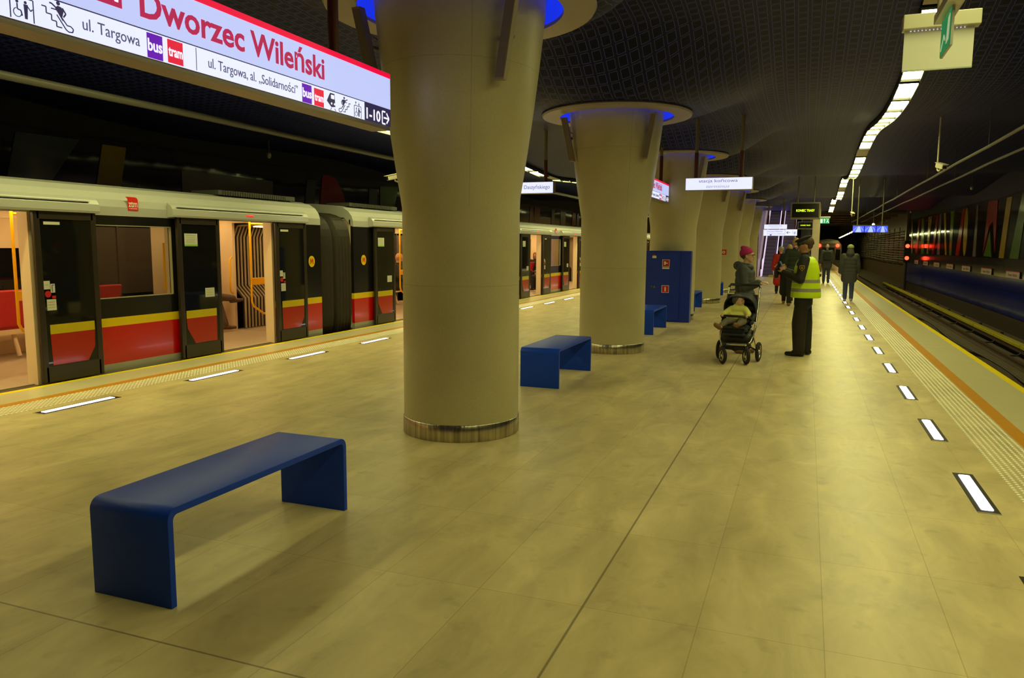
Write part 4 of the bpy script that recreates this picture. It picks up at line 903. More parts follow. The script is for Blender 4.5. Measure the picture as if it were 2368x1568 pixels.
    # roof gear
    for yy in (near_end if isinstance(near_end, (list, tuple)) else [near_end]):
        if yy is None: continue
        d = -1 if yy > (ya+yb)/2 else 1
        a, b_ = sorted((yy+d*.25, yy+d*2.1)); mb = MB(); mb.box(-6.1, XS-.28, a, b_, 2.33, 2.40)
        for k in range(28): mb.box(XS-.28, XS-.27, a+.1+k*.055, a+.12+k*.055, 2.325, 2.395, 0)
        mb.build('roof_grille', M_ROOFG, r)
    return r
carA = car(-2.4, 11.48, [-.17, 3.96, 8.09], [(2.73, 3.93), (6.84, 8.06)], 'nearest metro car at left with two open doorways', 11.40, None, emb=(3.2, 7.34), mem=(11.2,))
carB = car(12.53, 32.9, [13.17, 17.34, 21.5, 25.7, 29.9], [(16.08, 17.30), (20.24, 21.46), (24.40, 25.66), (28.60, 29.86)], 'second metro car, seen left and right of the nearest column', [12.6, 32.8], None, emb=(16.6, 25.0), mem=(12.88,))
carC = car(33.95, 54.0, [34.6, 38.77, 42.94, 47.1], [(37.5, 38.7), (41.7, 42.9), (45.85, 47.05)], 'third metro car, mostly hidden behind the second and third columns', [34.03], None, emb=(38.0,), mem=(34.3,))
# gangway bellows
def gangway(y0, L, label):
    r = empty('gangway_bellows', (0, y0, 0), label, 'gangway bellows')
    def ring(mb, rx0, rx1, zt, ys, inner=False):
        xc = -6.65; n = 40; base = []
        for k in range(n):
            t = 2*pi*k/n; c, s_ = cos(t), sin(t); base.append((abs(c)**(2/5.5)*(1 if c >= 0 else -1), abs(s_)**(2/5.5)*(1 if s_ >= 0 else -1)))
        o = len(mb.v)
        for (y, sc) in ys:
            for (a, b) in base: mb.v.append((xc+a*(rx0+sc), y, zt[0]+(zt[1]-zt[0])*(b+1)/2+b*sc*.8))
        for i in range(len(ys)-1):
            for k in range(n): k2 = (k+1) % n; mb.f.append((o+i*n+k, o+i*n+k2, o+(i+1)*n+k2, o+(i+1)*n+k)); mb.m.append(1 if i % 2 else 0); mb.sm.append(False)
    mb = MB(); N_ = 20; ys = []
    for i in range(N_+1):
        d = 0 if i % 2 == 0 else -.06
        e = -.05 if abs(i-N_/2) < 1.5 else 0
        ys.append((L*i/N_, d+e))
    ring(mb, 1.30, 0, (-.35, 2.20), ys); mb.build('outer_bellows', M_BELL, r)
    P_ = [(.40,.02),(.40,.58),(.62,.80),(.62,1.72),(.52,1.93),(.0,1.95)]
    P2 = [(-a, z) for a, z in P_]+[(a, z) for a, z in reversed(P_[:-1])]
    mb = MB(); n_ = len(P2)
    for yy in (0, L): mb.v += [(-6.65+a*1.04, yy, z+(.02 if z > 1 else 0)) for a, z in P2]
    for i in range(n_-1): mb.f.append((i, i+1, n_+i+1, n_+i)); mb.m.append(0); mb.sm.append(False)
    mb.build('inner_bellows', M_BELLD, r)
    mb = MB()
    for i in range(11): mb.tube([(-6.65+a, .05+i*(L-.1)/10, z) for a, z in P2], .021, 8)
    mb.build('bellows_ribs', M_BELLI, r)
    mb = MB(); mb.box(-7.2, -6.1, -.1, L+.1, -.015, .005); mb.build('bridge_plate', M_IFL, r)
    mb = MB(); mb.box(-6.85, -6.45, .1, L-.1, 1.90, 1.915); mb.build('gangway_fill_light', M_GANGFILL, r)  # added fill panel that brightens the ribs inside the bellows
    return r
gangway(11.49, 1.03, 'dark ribbed gangway bellows between the two nearest metro cars')
gangway(32.91, 1.03, 'dark ribbed gangway bellows between the second and third metro cars')
# fittings inside the cars (poles and seats are bolted to the car: parts of it)
def pole_set(par, y0, y1, x=-5.75):
    """yellow pole that bends into a low loop along the partition, with a waist band"""
    mb = MB(); mb.tube([(x,y0,2.05),(x,y0,.62),(x,y0+.04,.54),(x,y0+.28,.40),(x,y0+.36,.385),(x,y1,.385)], .018, 10); mb.tube([(x,y0+.02,1.93),(x,y1,1.93)], .016, 8); mb.build('grab_pole', M_GRAB, par)
    mb = MB(); mb.rbox(x-.012, x+.012, y0, y1, .90, 1.02, .006); mb.build('waist_band', M_GRAB, par)
def seat(par, x, y, face=0):
    mb = MB(); mb.rbox(-.22, .22, -.24, .20, .40, .46, .025, seg=3); s = mb.build('seat', M_SEAT, par, loc=(x, y, 0), rz=face)
    mb = MB(); T = Matrix.Translation((0, .20, .44)) @ Matrix.Rotation(RAD(-12), 4, 'X'); mb.rbox(-.22, .22, -.03, .03, .0, .52, .028, 0, T, seg=3); mb.build('seat_back', M_SEAT, s)
    mb = MB(); mb.box(-.2, .2, -.12, .2, .33, .40); mb.tube([(0,.1,.34),(0,.2,.02)], .03, 8); mb.build('seat_base', M_INT, s)
for u in (3.96, 8.09):
    pole_set(carA, u+2.38, u+2.85, -6.0)
    mb = MB(); mb.tube([(-6.9,u+.9,2.05),(-6.9,u+1.0,1.88),(-6.9,u+1.9,1.88),(-6.9,u+2.0,2.05)], .016, 8); mb.tube([(-6.2,u+.7,1.92),(-6.2,u+1.15,1.92),(-6.2,u+1.2,2.05)], .016, 8); mb.build('ceiling_rail', M_GRAB, carA)
for k in range(3): seat(carA, -7.62, 6.15+k*.5+.3, -pi/2) if k < 2 else None
for k in range(4): seat(carA, -7.62, 7.35+k*.48, -pi/2)
for k in range(3): seat(carA, -7.62, 9.9+k*.48, -pi/2) if k else None
mb = MB(); mb.rbox(-6.75, -6.71, 6.35, 6.95, 1.52, 1.9, .01); mb.build('screen_case', M_INT, carA)
mb = MB(); mb.tube([(-7.12,11.30,1.35),(-7.12,11.24,1.3),(-7.12,11.24,.72),(-7.12,11.30,.68)], .018, 8); mb.build('handle_rail', M_GRAB, carA)
mb = MB(); mb.tube([(XS-.2,8.12,1.6),(XS-.2,8.12,.95)], .018, 8); mb.build('handle_rail', M_GRAB, carA)
for u in (13.17, 17.34, 21.5, 25.7):
    pole_set(carB, u+2.38, u+2.85, -6.0)
    for k in range(3): seat(carB, -7.62, u+2.4+k*.48, -pi/2)
    for k in range(2): seat(carB, -7.62, u+.1+k*.48, -pi/2)
for u in (21.5, 25.7):
    mb = MB(); mb.rbox(-6.7, -6.66, u-.9, u-.2, 1.55, 1.85, .01); mb.build('screen', emis('car_screen', (.25,.27,.45), .7), carB)
# ================================================================ PEOPLE
M_SKIN = mat('skin', (.52, .27, .15), .5, noise=.06); M_SKINP = mat('skin_pale', (.62, .38, .24), .5, noise=.05)
M_CLBLK = mat('cloth_black', (.014, .013, .012), .8, noise=.3, nscale=20); M_CLNAVY = mat('cloth_navy_grey', (.045, .05, .055), .75, noise=.35, nscale=14, bump=.3)
M_CLTR = mat('cloth_dark_trousers', (.022, .018, .014), .85, noise=.3, nscale=20); M_SHOE = mat('shoe_black', (.01, .009, .008), .35, noise=.1)
M_JEAN = mat('jeans_blue', (.03, .045, .09), .8, noise=.3, nscale=20); M_REDC = mat('coat_red', (.42, .015, .012), .8, noise=.15); M_DGREY = mat('coat_dark_grey', (.04, .042, .035), .8, noise=.25, nscale=15)
M_HBROWN = mat('hair_brown', (.06, .03, .012), .7, noise=.3, nscale=40); M_HBLOND = mat('hair_blond', (.42, .27, .09), .7, noise=.25, nscale=40); M_HGREY = mat('hair_grey', (.30, .28, .22), .7, noise=.2, nscale=40)
M_PINKH = mat('knit_hat_magenta', (.40, .015, .13), .9, noise=.2, nscale=60, bump=.5); M_BOOT = mat('boot_brown', (.20, .10, .03), .6, noise=.2); M_EYE = mat('eye_dark', (.02, .012, .01), .3, noise=0)
M_LIP = mat('lip', (.42, .13, .10), .5, noise=0); M_BEIGE = mat('trousers_beige', (.38, .32, .2), .8, noise=.2)
def vest_mat():
    m, nt, b = _nt('hi_vis_vest')
    tc = N(nt, 'ShaderNodeTexCoord'); sp = N(nt, 'ShaderNodeSeparateXYZ'); nt.links.new(tc.outputs['Object'], sp.inputs[0]); z = sp.outputs[2]
    f = None
    for a, b_ in ((1.085, 1.135), (.955, 1.005)):
        q = math_(nt, 'MULTIPLY', math_(nt, 'GREATER_THAN', z, a), math_(nt, 'LESS_THAN', z, b_)); f = q if f is None else math_(nt, 'MAXIMUM', f, q)
    nt.links.new(mixc(nt, f, (.62, .86, .0), (.30, .29, .22)), b.inputs['Base Color']); b.inputs['Roughness'].default_value = .6
    return m
M_VEST = vest_mat()
class CB(MB):
    """capsules that a remesh modifier fuses into one continuous surface"""
    def cap(s, p0, p1, r0, r1, n=12, sy=None):
        p0, p1 = V(p0), V(p1); d = p1-p0
        if d.length < 1e-5: d = V((0,0,1e-4)); p1 = p0+d
        dn = d.normalized(); pts = []; rs = []
        for k in range(5): a = pi/2*(k/4); pts.append(p0-dn*r0*cos(a)); rs.append(max(1e-4, r0*sin(a)))
        for k in range(5): a = pi/2*(1-k/4); pts.append(p1+dn*r1*cos(a)); rs.append(max(1e-4, r1*sin(a)))
        s.tube(pts, rs, n, cap=True)
    def chain(s, pts, rs, n=12):
        for i in range(len(pts)-1): s.cap(pts[i], pts[i+1], rs[i], rs[i+1], n)
    def done(s, name, m_, parent, vox=.011, smooth=6, loc=None, rz=0):
        o = s.build(name, m_, parent, loc, rz)
        rm = o.modifiers.new('r', 'REMESH'); rm.mode = 'VOXEL'; rm.voxel_size = vox; rm.use_smooth_shade = True
        sm = o.modifiers.new('s', 'SMOOTH'); sm.factor = .5; sm.iterations = smooth
        return o
def lerp(a, b, t): return V(a)*(1-t)+V(b)*t
def hand(cb, wr, d, n, s=1.0, curl=.5, side=1):
    """palm from wrist wr along d, palm facing n, four unequal bent fingers and a thumb"""
    d = V(d).normalized(); n = V(n); n = (n-d*n.dot(d)).normalized(); t = d.cross(n)*side
    w0 = V(wr); k0 = w0+d*.085*s
    for u in (-.028, -.010, .010, .028): cb.cap(w0+t*u*.6*s+d*.01*s, k0+t*u*s, .013*s, .0115*s, 8)
    for i, (u, L) in enumerate(((-.030,.060),(-.010,.075),(.011,.080),(.031,.070))):
        a = k0+t*u*s; c = curl*(1+.12*i); d1 = (d*cos(c*.7)+n*sin(c*.7)); d2 = (d*cos(c*1.6)+n*sin(c*1.6)); d3 = (d*cos(c*2.4)+n*sin(c*2.4))
        b = a+d1*L*.5*s; c_ = b+d2*L*.32*s; e = c_+d3*L*.25*s
        cb.chain([a, b, c_, e], [.0095*s, .0088*s, .008*s, .007*s], 8)
    a = w0+d*.025*s+t*.03*s; b = a+(d*.6+t*.7+n*.35).normalized()*.04*s; c_ = b+(d*.85+t*.25+n*.5).normalized()*.032*s
    cb.chain([a, b, c_], [.0125*s, .0105*s, .0085*s], 8)
HEADR = (.098, .076, .118)
def person(name, loc, face, label, h=1.75, skin=None, pose=None, top=None, trousers=None, shoes=M_SHOE, hair=None, hat=None, coat_len=.80, group=None, vox=.012, bulk=1.0, eyes=True, slim=1.0, sitting=False, skirt=None, hairlen=0):
    s = h/1.75; P = dict(hipz=.93, lean=0, head=(0,0,0)); P.update(pose or {})
    skin = skin or M_SKIN
    r = empty('person', loc, label, 'person', group, rz=face)
    hz = P['hipz']; lean = P['lean']
    def S(p): return V(p)*s
    def U(x, y, z): return V((x+lean*(z-hz), y, z+(hz-.93)))     # upper body point, leaning forward
    chest = [(U(.0,-.10,1.33), U(0,.10,1.33), .105), (U(0,-.09,1.22), U(0,.09,1.22), .108), (U(-.005,-.085,1.1), U(-.005,.085,1.1), .10), (U(0,-.09,.98), U(0,.09,.98), .105)]
    sh = {1: U(0,.175*slim,1.415), -1: U(0,-.175*slim,1.415)}
    arms = {}
    for sd in (1, -1):
        e, w_ = P.get('arm', {}).get(sd, (U(-.02, sd*.235, 1.14), U(.06, sd*.25, .90)))
        arms[sd] = (sh[sd], V(e), V(w_))
    legs = {}
    for sd in (1, -1):
        k, a = P.get('leg', {}).get(sd, ((.01, sd*.095, .49), (-.01, sd*.10, .085)))
        legs[sd] = (V((0, sd*.085, hz-.02)), V(k), V(a))
    # --- body: one continuous surface
    cb = CB()
    for a, b, q in chest: cb.cap(S(a), S(b), q*s*.88, q*s*.88)
    cb.cap(S(U(0,-.12,1.40)), S(U(0,.12,1.40)), .062*s, .062*s)
    cb.cap(S(U(-.005,0,1.42)), S(U(.015,0,1.55)), .055*s, .05*s)
    hc = U(.03, 0, 1.635)+V(P['head']); hd = V((1, 0, 0)); yaw = P.get('head_yaw', 0); pit = P.get('head_pitch', 0)
    HT = Matrix.Translation(S(hc)) @ Matrix.Rotation(yaw, 4, 'Z') @ Matrix.Rotation(pit, 4, 'Y')
    cb.ell((0,0,.012*s), tuple(q*s*f for q, f in zip(HEADR, (.98,1,.93))), 18, T=HT)
    H = lambda x, y, z: HT @ V((x*s, y*s, z*s))
    cb.cap(H(.035,0,-.03), H(.062,0,-.085), .058*s, .033*s)        # jaw and chin
    cb.cap(H(.088,0,.02), H(.112,0,-.028), .010*s, .014*s, 8)       # nose
    cb.cap(H(.078,-.03,.03), H(.078,.03,.03), .016*s, .016*s, 8)    # brow
    cb.cap(H(.084,-.014,-.058), H(.084,.014,-.058), .010*s, .010*s, 8)
    for sd in (-1, 1): cb.cap(H(-.005,sd*.076,.015), H(.0,sd*.078,-.022), .014*s, .010*s, 8)
    for sd in (1, -1):
        a, e, w_ = arms[sd]; cb.chain([S(a), S(e), S(w_)], [.05*s, .038*s, .027*s])
        d = (w_-e).normalized(); hs = P.get('hand', {}).get(sd)
        dd, nn, cu = hs if hs else (d, V((0, -sd, 0)), .45)
        hand(cb, S(w_), dd, nn, s, cu, side=sd*(1 if not hs else 1))
        hp, k, an = legs[sd]; cb.chain([S(hp), S(k), S(an)], [.082*s, .055*s, .038*s])
        ft = P.get('foot', {}).get(sd, V((1, 0, 0))); ft = V(ft).normalized(); cb.cap(S(an+V((0,0,-.03))), S(an+ft*.13+V((0,0,-.045))), .034*s, .026*s)
    cb.cap(S((0,-.07,hz)), S((0,.07,hz)), .10*s, .10*s)
    body = cb.done('body', skin, r, vox=min(vox, .008), smooth=2)
    if eyes:
        for sd in (-1, 1):
            mb = MB(); c = H(.0895, sd*.030, .016); mb.ell(c, (.006*s,.011*s,.007*s), 8); mb.build('eye', M_EYE, r)
        mb = MB(); mb.ell(H(.0935,0,-.058), (.006*s,.021*s,.007*s), 8); mb.build('lips', M_LIP, r)
    # --- clothes
    if top:
        cb = CB(); g = .020*bulk
        for a, b, q in chest: cb.cap(S(a), S(b), (q+g)*s*.95, (q+g)*s*.95)
        cb.cap(S(U(0,-.13,1.395)), S(U(0,.13,1.395)), (.07+g*.6)*s, (.07+g*.6)*s); cb.cap(S(U(-.01,0,1.42)), S(U(.005,0,1.475)), .078*s, .066*s)
        if not sitting:
            z = .93
            while z > coat_len: z -= .07; f = 1+.12*(.93-z); cb.cap(S((0,-.085*f,z+hz-.93)), S((0,.085*f,z+hz-.93)), (.115+g)*f*s*.92, (.115+g)*f*s*.92)
        else: cb.cap(S((0,-.09,hz)), S((0,.09,hz)), .125*s, .125*s)
        for sd in (1, -1):
            a, e, w_ = arms[sd]; w2 = lerp(e, w_, .97); cb.chain([S(a), S(e), S(w2)], [(.062+g*.8)*s, (.05+g*.7)*s, (.038+g*.6)*s])
        tp = cb.done('jacket' if coat_len > .7 else 'coat', top, r, vox=vox)
    if trousers:
        cb = CB(); cb.cap(S((0,-.075,hz+.02)), S((0,.075,hz+.02)), .115*s, .115*s)
        for sd in (1, -1):
            hp, k, an = legs[sd]; w_ = P.get('legw', 1); cb.chain([S(hp), S(k), S(lerp(k, an, .95))], [.098*s, .075*s*w_, .062*s*w_])
        cb.done('trousers', trousers, r, vox=vox)
    for sd in (1, -1):
        hp, k, an = legs[sd]; ft = V(P.get('foot', {}).get(sd, V((1, 0, 0)))).normalized(); up = V((0,0,1)) if abs(ft.z) < .9 else V((1,0,0))
        cb = CB(); base = an+V((0,0,-.04)); cb.cap(S(base-ft*.045), S(base+ft*.07+V((0,0,-.005))), .045*s, .042*s); cb.cap(S(base+ft*.05+V((0,0,-.01))), S(base+ft*.165+V((0,0,-.012))), .040*s, .032*s)
        cb.cap(S(an), S(base), .047*s, .045*s)
        cb.cap(S(base-ft*.055+V((0,.0,-.03))), S(base+ft*.175+V((0,0,-.03))), .014*s, .014*s)
        cb.done('shoe', shoes, r, vox=.009, smooth=3)
    # --- hair, hat
    if hair:
        cb = CB(); cb.ell((-.012*s,0,.03*s), tuple((q+.010)*s for q in (.098,.078,.105)), 18, T=HT @ Matrix.Rotation(RAD(-24), 4, 'Y'), zmin=-.15)
        if hairlen: cb.cap(H(-.05,0,.0), H(-.05,0,-hairlen), .075*s, .06*s); cb.cap(H(-.02,-.06,0), H(-.02,-.065,-hairlen*.9), .035*s, .03*s); cb.cap(H(-.02,.06,0), H(-.02,.065,-hairlen*.9), .035*s, .03*s)
        else: cb.cap(H(-.045,-.03,.0), H(-.05,.03,-.035), .058*s, .045*s)
        cb.done('hair', hair, r, vox=.009, smooth=3)
    r['_'] = 0; del r['_']
    return dict(root=r, S=S, H=H, HT=HT, U=U, s=s, arms=arms, legs=legs, sh=sh)
# ---- the guard: stands facing left, hands together at the chest, head bowed over a small notebook
gp = person('guard', (2.745, 12.02, 0), pi*.97, 'security guard in yellow reflective vest and black cap, standing reading a notebook in his hands', h=1.76, hair=M_HBROWN, top=M_CLBLK, trousers=M_CLTR, coat_len=.84, vox=.010, bulk=1.0,
    pose=dict(head_pitch=.46, head=(-.02, 0, -.02), legw=1.38,
              arm={1: (V((.03,.285,1.13)), V((.275,.13,1.225))), -1: (V((.05,-.27,1.14)), V((.27,-.08,1.24)))},
              hand={1: (V((.35,-.45,.75)), V((.2,-1,.0)), .9), -1: (V((.45,.3,.7)), V((0,1,.2)), .8)},
              leg={1: ((.035,.10,.49), (.02,.115,.085)), -1: ((-.03,-.10,.49), (-.05,-.12,.085))}))
S, H, r = gp['S'], gp['H'], gp['root']
cb = CB(); rings = [(.862,.207,.240,-.030),(.90,.208,.242,-.030),(1.0,.200,.236,-.026),(1.1,.190,.230,-.024),(1.2,.180,.224,-.022),(1.3,.165,.216,-.022),(1.37,.145,.200,-.022),(1.42,.115,.170,-.022),(1.455,.082,.11,-.018)]; n = 40
for (z, rx, ry, cx_) in rings:
    for k in range(n):
        t = 2*pi*k/n; c_, s_ = cos(t), sin(t); f_ = 1+.018*sin(5*t)*(1.3-z if z < 1.3 else 0)*2
        cb.v.append(S((cx_+rx*f_*abs(c_)**.8*(1 if c_ >= 0 else -1), ry*f_*abs(s_)**.8*(1 if s_ >= 0 else -1), z)))
for i in range(len(rings)-1):
    for k in range(n): k2 = (k+1) % n; cb.f.append((i*n+k, i*n+k2, (i+1)*n+k2, (i+1)*n+k)); cb.m.append(0); cb.sm.append(True)
cb.f += [tuple(range(n))[::-1], tuple((len(rings)-1)*n+k for k in range(n))]; cb.m += [0,0]; cb.sm += [False,False]
vs = cb.done('reflective_vest', M_VEST, r, vox=.008, smooth=2)
T = frame(S((-.212,-.0,.99)), (0,-1,0), (0,0,1))
text_mb('SŁUŻBA', 0, .25, .20, .035, .003, T, align='C').build('vest_lettering', M_BLK, r); text_mb('OCHRONY', 0, .18, .26, .042, .003, T, align='C').build('vest_lettering', M_BLK, r)
# sleeve seen over the vest: upper arm bulges past the arm hole
mb = MB(); a, e, w_ = gp['arms'][1]; c = S(lerp(a, e, .42))+V((.0,.082,0)); T = frame(c, (-1,0,0), (0,0,1)); mb.poly([(-.032,.04),(.032,.04),(.036,-.0),(0,-.048),(-.036,0)], .006, 0, T); pt = mb.build('shoulder_patch', mat('patch_gold', (.42,.26,.05), .6), r)
mb = MB(); T = frame(c+V((0,.006,0)), (-1,0,0), (0,0,1)); mb.poly([(-.024,.032),(.024,.032),(.028,0),(0,-.036),(-.028,0)], .002, 0, T); circ(mb, 0, .0, .012, .004, 1, T); circ(mb, 0, .022, .006, .004, 1, T); mb.build('patch_badge', [mat('patch_dark', (.05,.02,.02), .6, noise=0), mat('patch_gold', (.42,.26,.05), .6)], r)
cb = CB(); HT = gp['HT']; cb.ell((-.01,0,.065), (.108,.090,.055), 20, T=HT); cb.ell((.0,0,.105), (.128,.118,.026), 20, T=HT @ Matrix.Rotation(RAD(-4), 4, 'Y')); cb.cap(H(.07,-.05,.055), H(.07,.05,.055), .03, .03); cb.done('cap', M_CLBLK, r, vox=.009, smooth=3)
mb = MB(); pts = []
for k in range(13): t = -pi/2+pi*k/12; pts.append((.075+.075*cos(t), .078*sin(t)))
mb.poly(pts, .006, 0, HT @ Matrix.Translation((0,0,.050)) @ Matrix.Rotation(RAD(14), 4, 'Y')); mb.build('cap_peak', M_SHOE, r)
mb = MB(); mb.lathe([(.104,.048),(.106,.05),(.106,.066),(.104,.068)], 24, T=HT @ Matrix.Scale(.86, 4, (0,1,0))); mb.build('cap_band', M_CLNAVY, r)
mb = MB(); mb.rbox(-.006, .006, -.055, .055, -.075, .075, .003, 0, Matrix.Translation(S((.315,.02,1.315))) @ Matrix.Rotation(RAD(28), 4, 'Y'))
o = mb.build('notebook', mat('notebook_blue', (.10,.16,.40), .4, noise=0), loc=None); o.location = r.location; o.rotation_euler.z = r.rotation_euler.z; tag(o, 'small blue notebook held by the security guard', 'notebook')
mb = MB(); mb.tube([S((.0,.145,.98)), S((.0,.15,.80)), S((-.0,.14,.70))], .012, 6); mb.build('radio_cord', M_BLK, r)
# ---- the mother: stands behind the pram facing right, right hand gesturing
mo_ = person('mother', (1.91, 11.95, 0), RAD(-14), 'woman in magenta knitted bobble hat and dark padded jacket, gesturing beside the pram', h=1.57, skin=M_SKINP, hair=M_HBROWN, top=M_CLNAVY, trousers=M_JEAN, shoes=M_BOOT, coat_len=.80, vox=.010, bulk=1.9, slim=.92,
    pose=dict(head_pitch=.02, arm={-1: (V((.07,-.25,1.09)), V((.29,-.19,1.20))), 1: (V((-.03,.24,1.12)), V((.06,.26,.93)))},
              hand={-1: (V((.95,.05,.18)), V((.2,.2,-1)), .35), 1: (V((.2,0,-1)), V((0,-1,0)), .5)}))
# nearer arm hangs to the pram handle
S, H, r = mo_['S'], mo_['H'], mo_['root']; HT = mo_['HT']; s_ = mo_['s']
cb = CB(); cb.ell((-.012,0,.045), (.112*s_*1.02,.098,.092), 20, T=HT @ Matrix.Rotation(RAD(-16), 4, 'Y'), zmin=-.3); cb.cap(H(-.075,0,.125), H(-.09,0,.13), .036, .036); cb.cap(H(-.04,0,.10), H(-.06,0,.11), .06, .05); cb.done('knitted_hat', M_PINKH, r, vox=.009, smooth=3)
cb = CB(); U = mo_['U']; cb.chain([S(U(-.09,-.07,1.47)), S(U(-.13,0,1.47)), S(U(-.09,.07,1.47))], [.055,.07,.055]); cb.chain([S(U(-.06,-.09,1.47)), S(U(.03,-.08,1.455)), S(U(.09,0,1.44)), S(U(.03,.08,1.455)), S(U(-.06,.09,1.47))], [.045,.042,.04,.042,.045]); cb.done('hood', M_CLNAVY, r, vox=.010, smooth=3)
for k in range(4): 
    mb = MB(); z = .90+.12*k; mb.tube([S((.155*cos(t)*(1 if True else 1), .245*sin(t)*.86, z)) for t in [2*pi*i/28 for i in range(29)]], .004, 5, cap=False); 
    if k < 3: mb.build('quilting_seam', M_CLBLK, r)
mb = MB()
for sd in (-1, 1): mb.tube([H(.098+.002*cos(t), sd*.031+.022*cos(t), .014+.017*sin(t)) for t in [2*pi*i/12 for i in range(13)]], .0022, 5, cap=False)
mb.tube([H(.100,-.009,.016), H(.100,.009,.016)], .002, 5); mb.tube([H(.096,.053,.018), H(0,.080,.018)], .002, 5); mb.tube([H(.096,-.053,.018), H(0,-.080,.018)], .002, 5); mb.build('spectacles', M_BLK, r)
# ---- people walking away
def walk(loc, face, label, st=1, **k):
    pose = dict(leg={1: ((.10*st,.09,.50), (.16*st,.09,.085)), -1: ((.03,-.09,.49), (-.20*st,-.09,.11))}, arm={1: (V((-.08*st,.24,1.15)), V((-.02*st,.26,.92))), -1: (V((.0,-.24,1.14)), V((.12*st,-.25,.93)))})
    pose.update(k.pop('pose', {})); return person('p', loc, face, label, pose=pose, eyes=False, **k)
a = walk((3.96, 24.7, 0), RAD(88), 'man in green beanie, hooded dark jacket and jeans, walking away by the right edge', st=.6, h=1.66, top=M_DGREY, trousers=M_JEAN, shoes=mat('shoe_grey', (.25,.22,.16), .6), coat_len=.74, bulk=2.2)
HT, H, S, r = a['HT'], a['H'], a['S'], a['root']; cb = CB(); cb.ell((0,0,.05), (.112,.096,.095), 16, T=HT, zmin=-.2); cb.done('beanie', mat('beanie_green', (.25,.30,.10), .9, noise=.5, nscale=25), r, smooth=2)
cb = CB(); cb.cap(H(-.05,0,-.06), H(-.07,0,-.15), .10, .12); cb.done('hood', M_DGREY, r, smooth=3)
a = walk((3.60, 36.6, 0), RAD(92), 'bald man in dark grey jacket and blue jeans, walking far ahead near the tail lights', st=.5, h=1.74, top=M_DGREY, trousers=M_JEAN, coat_len=.85, bulk=1.5)
H, r = a['H'], a['root']; cb = CB(); cb.cap(H(-.02,-.05,.005), H(-.06,0,-.02), .04, .055); cb.cap(H(-.02,.05,.005), H(-.06,0,-.02), .04, .055); cb.done('hair', M_HGREY, r)
mb = MB(); mb.rbox(-.22, -.13, -.14, .14, 1.05, 1.42, .03); mb.build('backpack', M_CLBLK, r)
a = walk((2.47, 22.0, 0), RAD(97), 'tall short-haired man in black pullover and dark trousers, walking away beside the guard', st=.8, h=1.84, top=mat('pullover_dark_green', (.015,.022,.014), .85), trousers=M_CLBLK, hair=M_HBLOND, coat_len=.86, shoes=M_BOOT)
a = walk((2.30, 22.9, 0), RAD(95), 'blond woman in long black coat walking away, left of the tall man', st=.9, h=1.66, top=M_CLBLK, trousers=M_CLTR, hair=M_HBLOND, coat_len=.42, bulk=1.8, shoes=M_BEIGE)
r = a['root']; mb = MB(); mb.rbox(-.12, .12, .27, .38, .72, 1.02, .04); mb.tube([(0,.32,1.0),(0,.22,1.42)], .012, 6); mb.build('shoulder_bag', M_SHOE, r)
a = walk((1.93, 27.8, 0), RAD(96), 'woman in bright red coat and grey hat with pale bag strap, walking away', st=.7, h=1.60, top=M_REDC, trousers=M_CLTR, coat_len=.45, bulk=1.9, shoes=M_SHOE)
HT, H, r = a['HT'], a['H'], a['root']; cb = CB(); cb.ell((0,0,.04), (.112,.098,.10), 16, T=HT, zmin=-.3); cb.done('knitted_hat', M_HGREY, r, smooth=2); mb = MB(); mb.tube([(-.145,-.16,1.33),(-.17,0,1.12),(-.15,.2,.92)], .02, 6); mb.build('bag_strap', M_BEIGE, r)
# ---- passengers inside the train
SIT = dict(hipz=.52, leg={1: ((.42,.10,.50), (.45,.10,.10)), -1: ((.42,-.10,.50), (.44,-.10,.10))}, arm={1: (V((.06,.25,.76)), V((.28,.12,.64))), -1: (V((.06,-.25,.76)), V((.28,-.12,.64)))})
def sitter(loc, face, label, **k):
    pz = dict(SIT); pz.update(k.pop('pose', {})); return person('p', loc, face, label, sitting=True, pose=pz, **k)
sitter((-7.42, 10.6, .02), RAD(50), 'seated passenger in brown shoes, only crossed legs showing in the open doorway', h=1.74, top=M_CLBLK, trousers=mat('trousers_brown_grey', (.09,.055,.04), .8), shoes=mat('shoe_brown', (.09,.035,.02), .5), hair=M_HBROWN,
   pose=dict(leg={1: ((.44,.06,.50), (.55,.02,.10)), -1: ((.43,-.02,.62), (.72,.12,.58))}, foot={1: (1,.1,0), -1: (.9,.35,.1)}))
sitter((-6.95, 17.12, .02), RAD(12), 'bald man in black jacket looking down, seated inside the second car', h=1.78, top=M_CLBLK, trousers=M_DGREY, shoes=M_SHOE, pose=dict(head_pitch=.5))
sitter((-7.35, 24.5, .02), RAD(-55), 'dark-haired man in black jacket seated in far doorway of second car', h=1.78, top=M_CLBLK, trousers=M_CLTR, hair=M_HBROWN)
sitter((-7.35, 23.72, .02), RAD(-20), 'passenger in black seated beside the dark-haired man', h=1.70, top=M_CLBLK, trousers=M_CLTR, hair=M_HBROWN, pose=dict(head_pitch=.3))
sitter((-5.75, 25.35, .02), RAD(180), 'passenger with pale blond hair seen from behind through the train window', h=1.70, top=M_DGREY, trousers=M_CLTR, hair=M_HBLOND)
sitter((-7.3, 28.7, .02), RAD(-80), 'long-haired woman in black, bent over in the doorway before the second column', h=1.68, top=M_CLBLK, trousers=M_CLTR, hair=mat('hair_auburn', (.25,.10,.03), .7, noise=.3, nscale=40), hairlen=.2, pose=dict(head_pitch=.55))
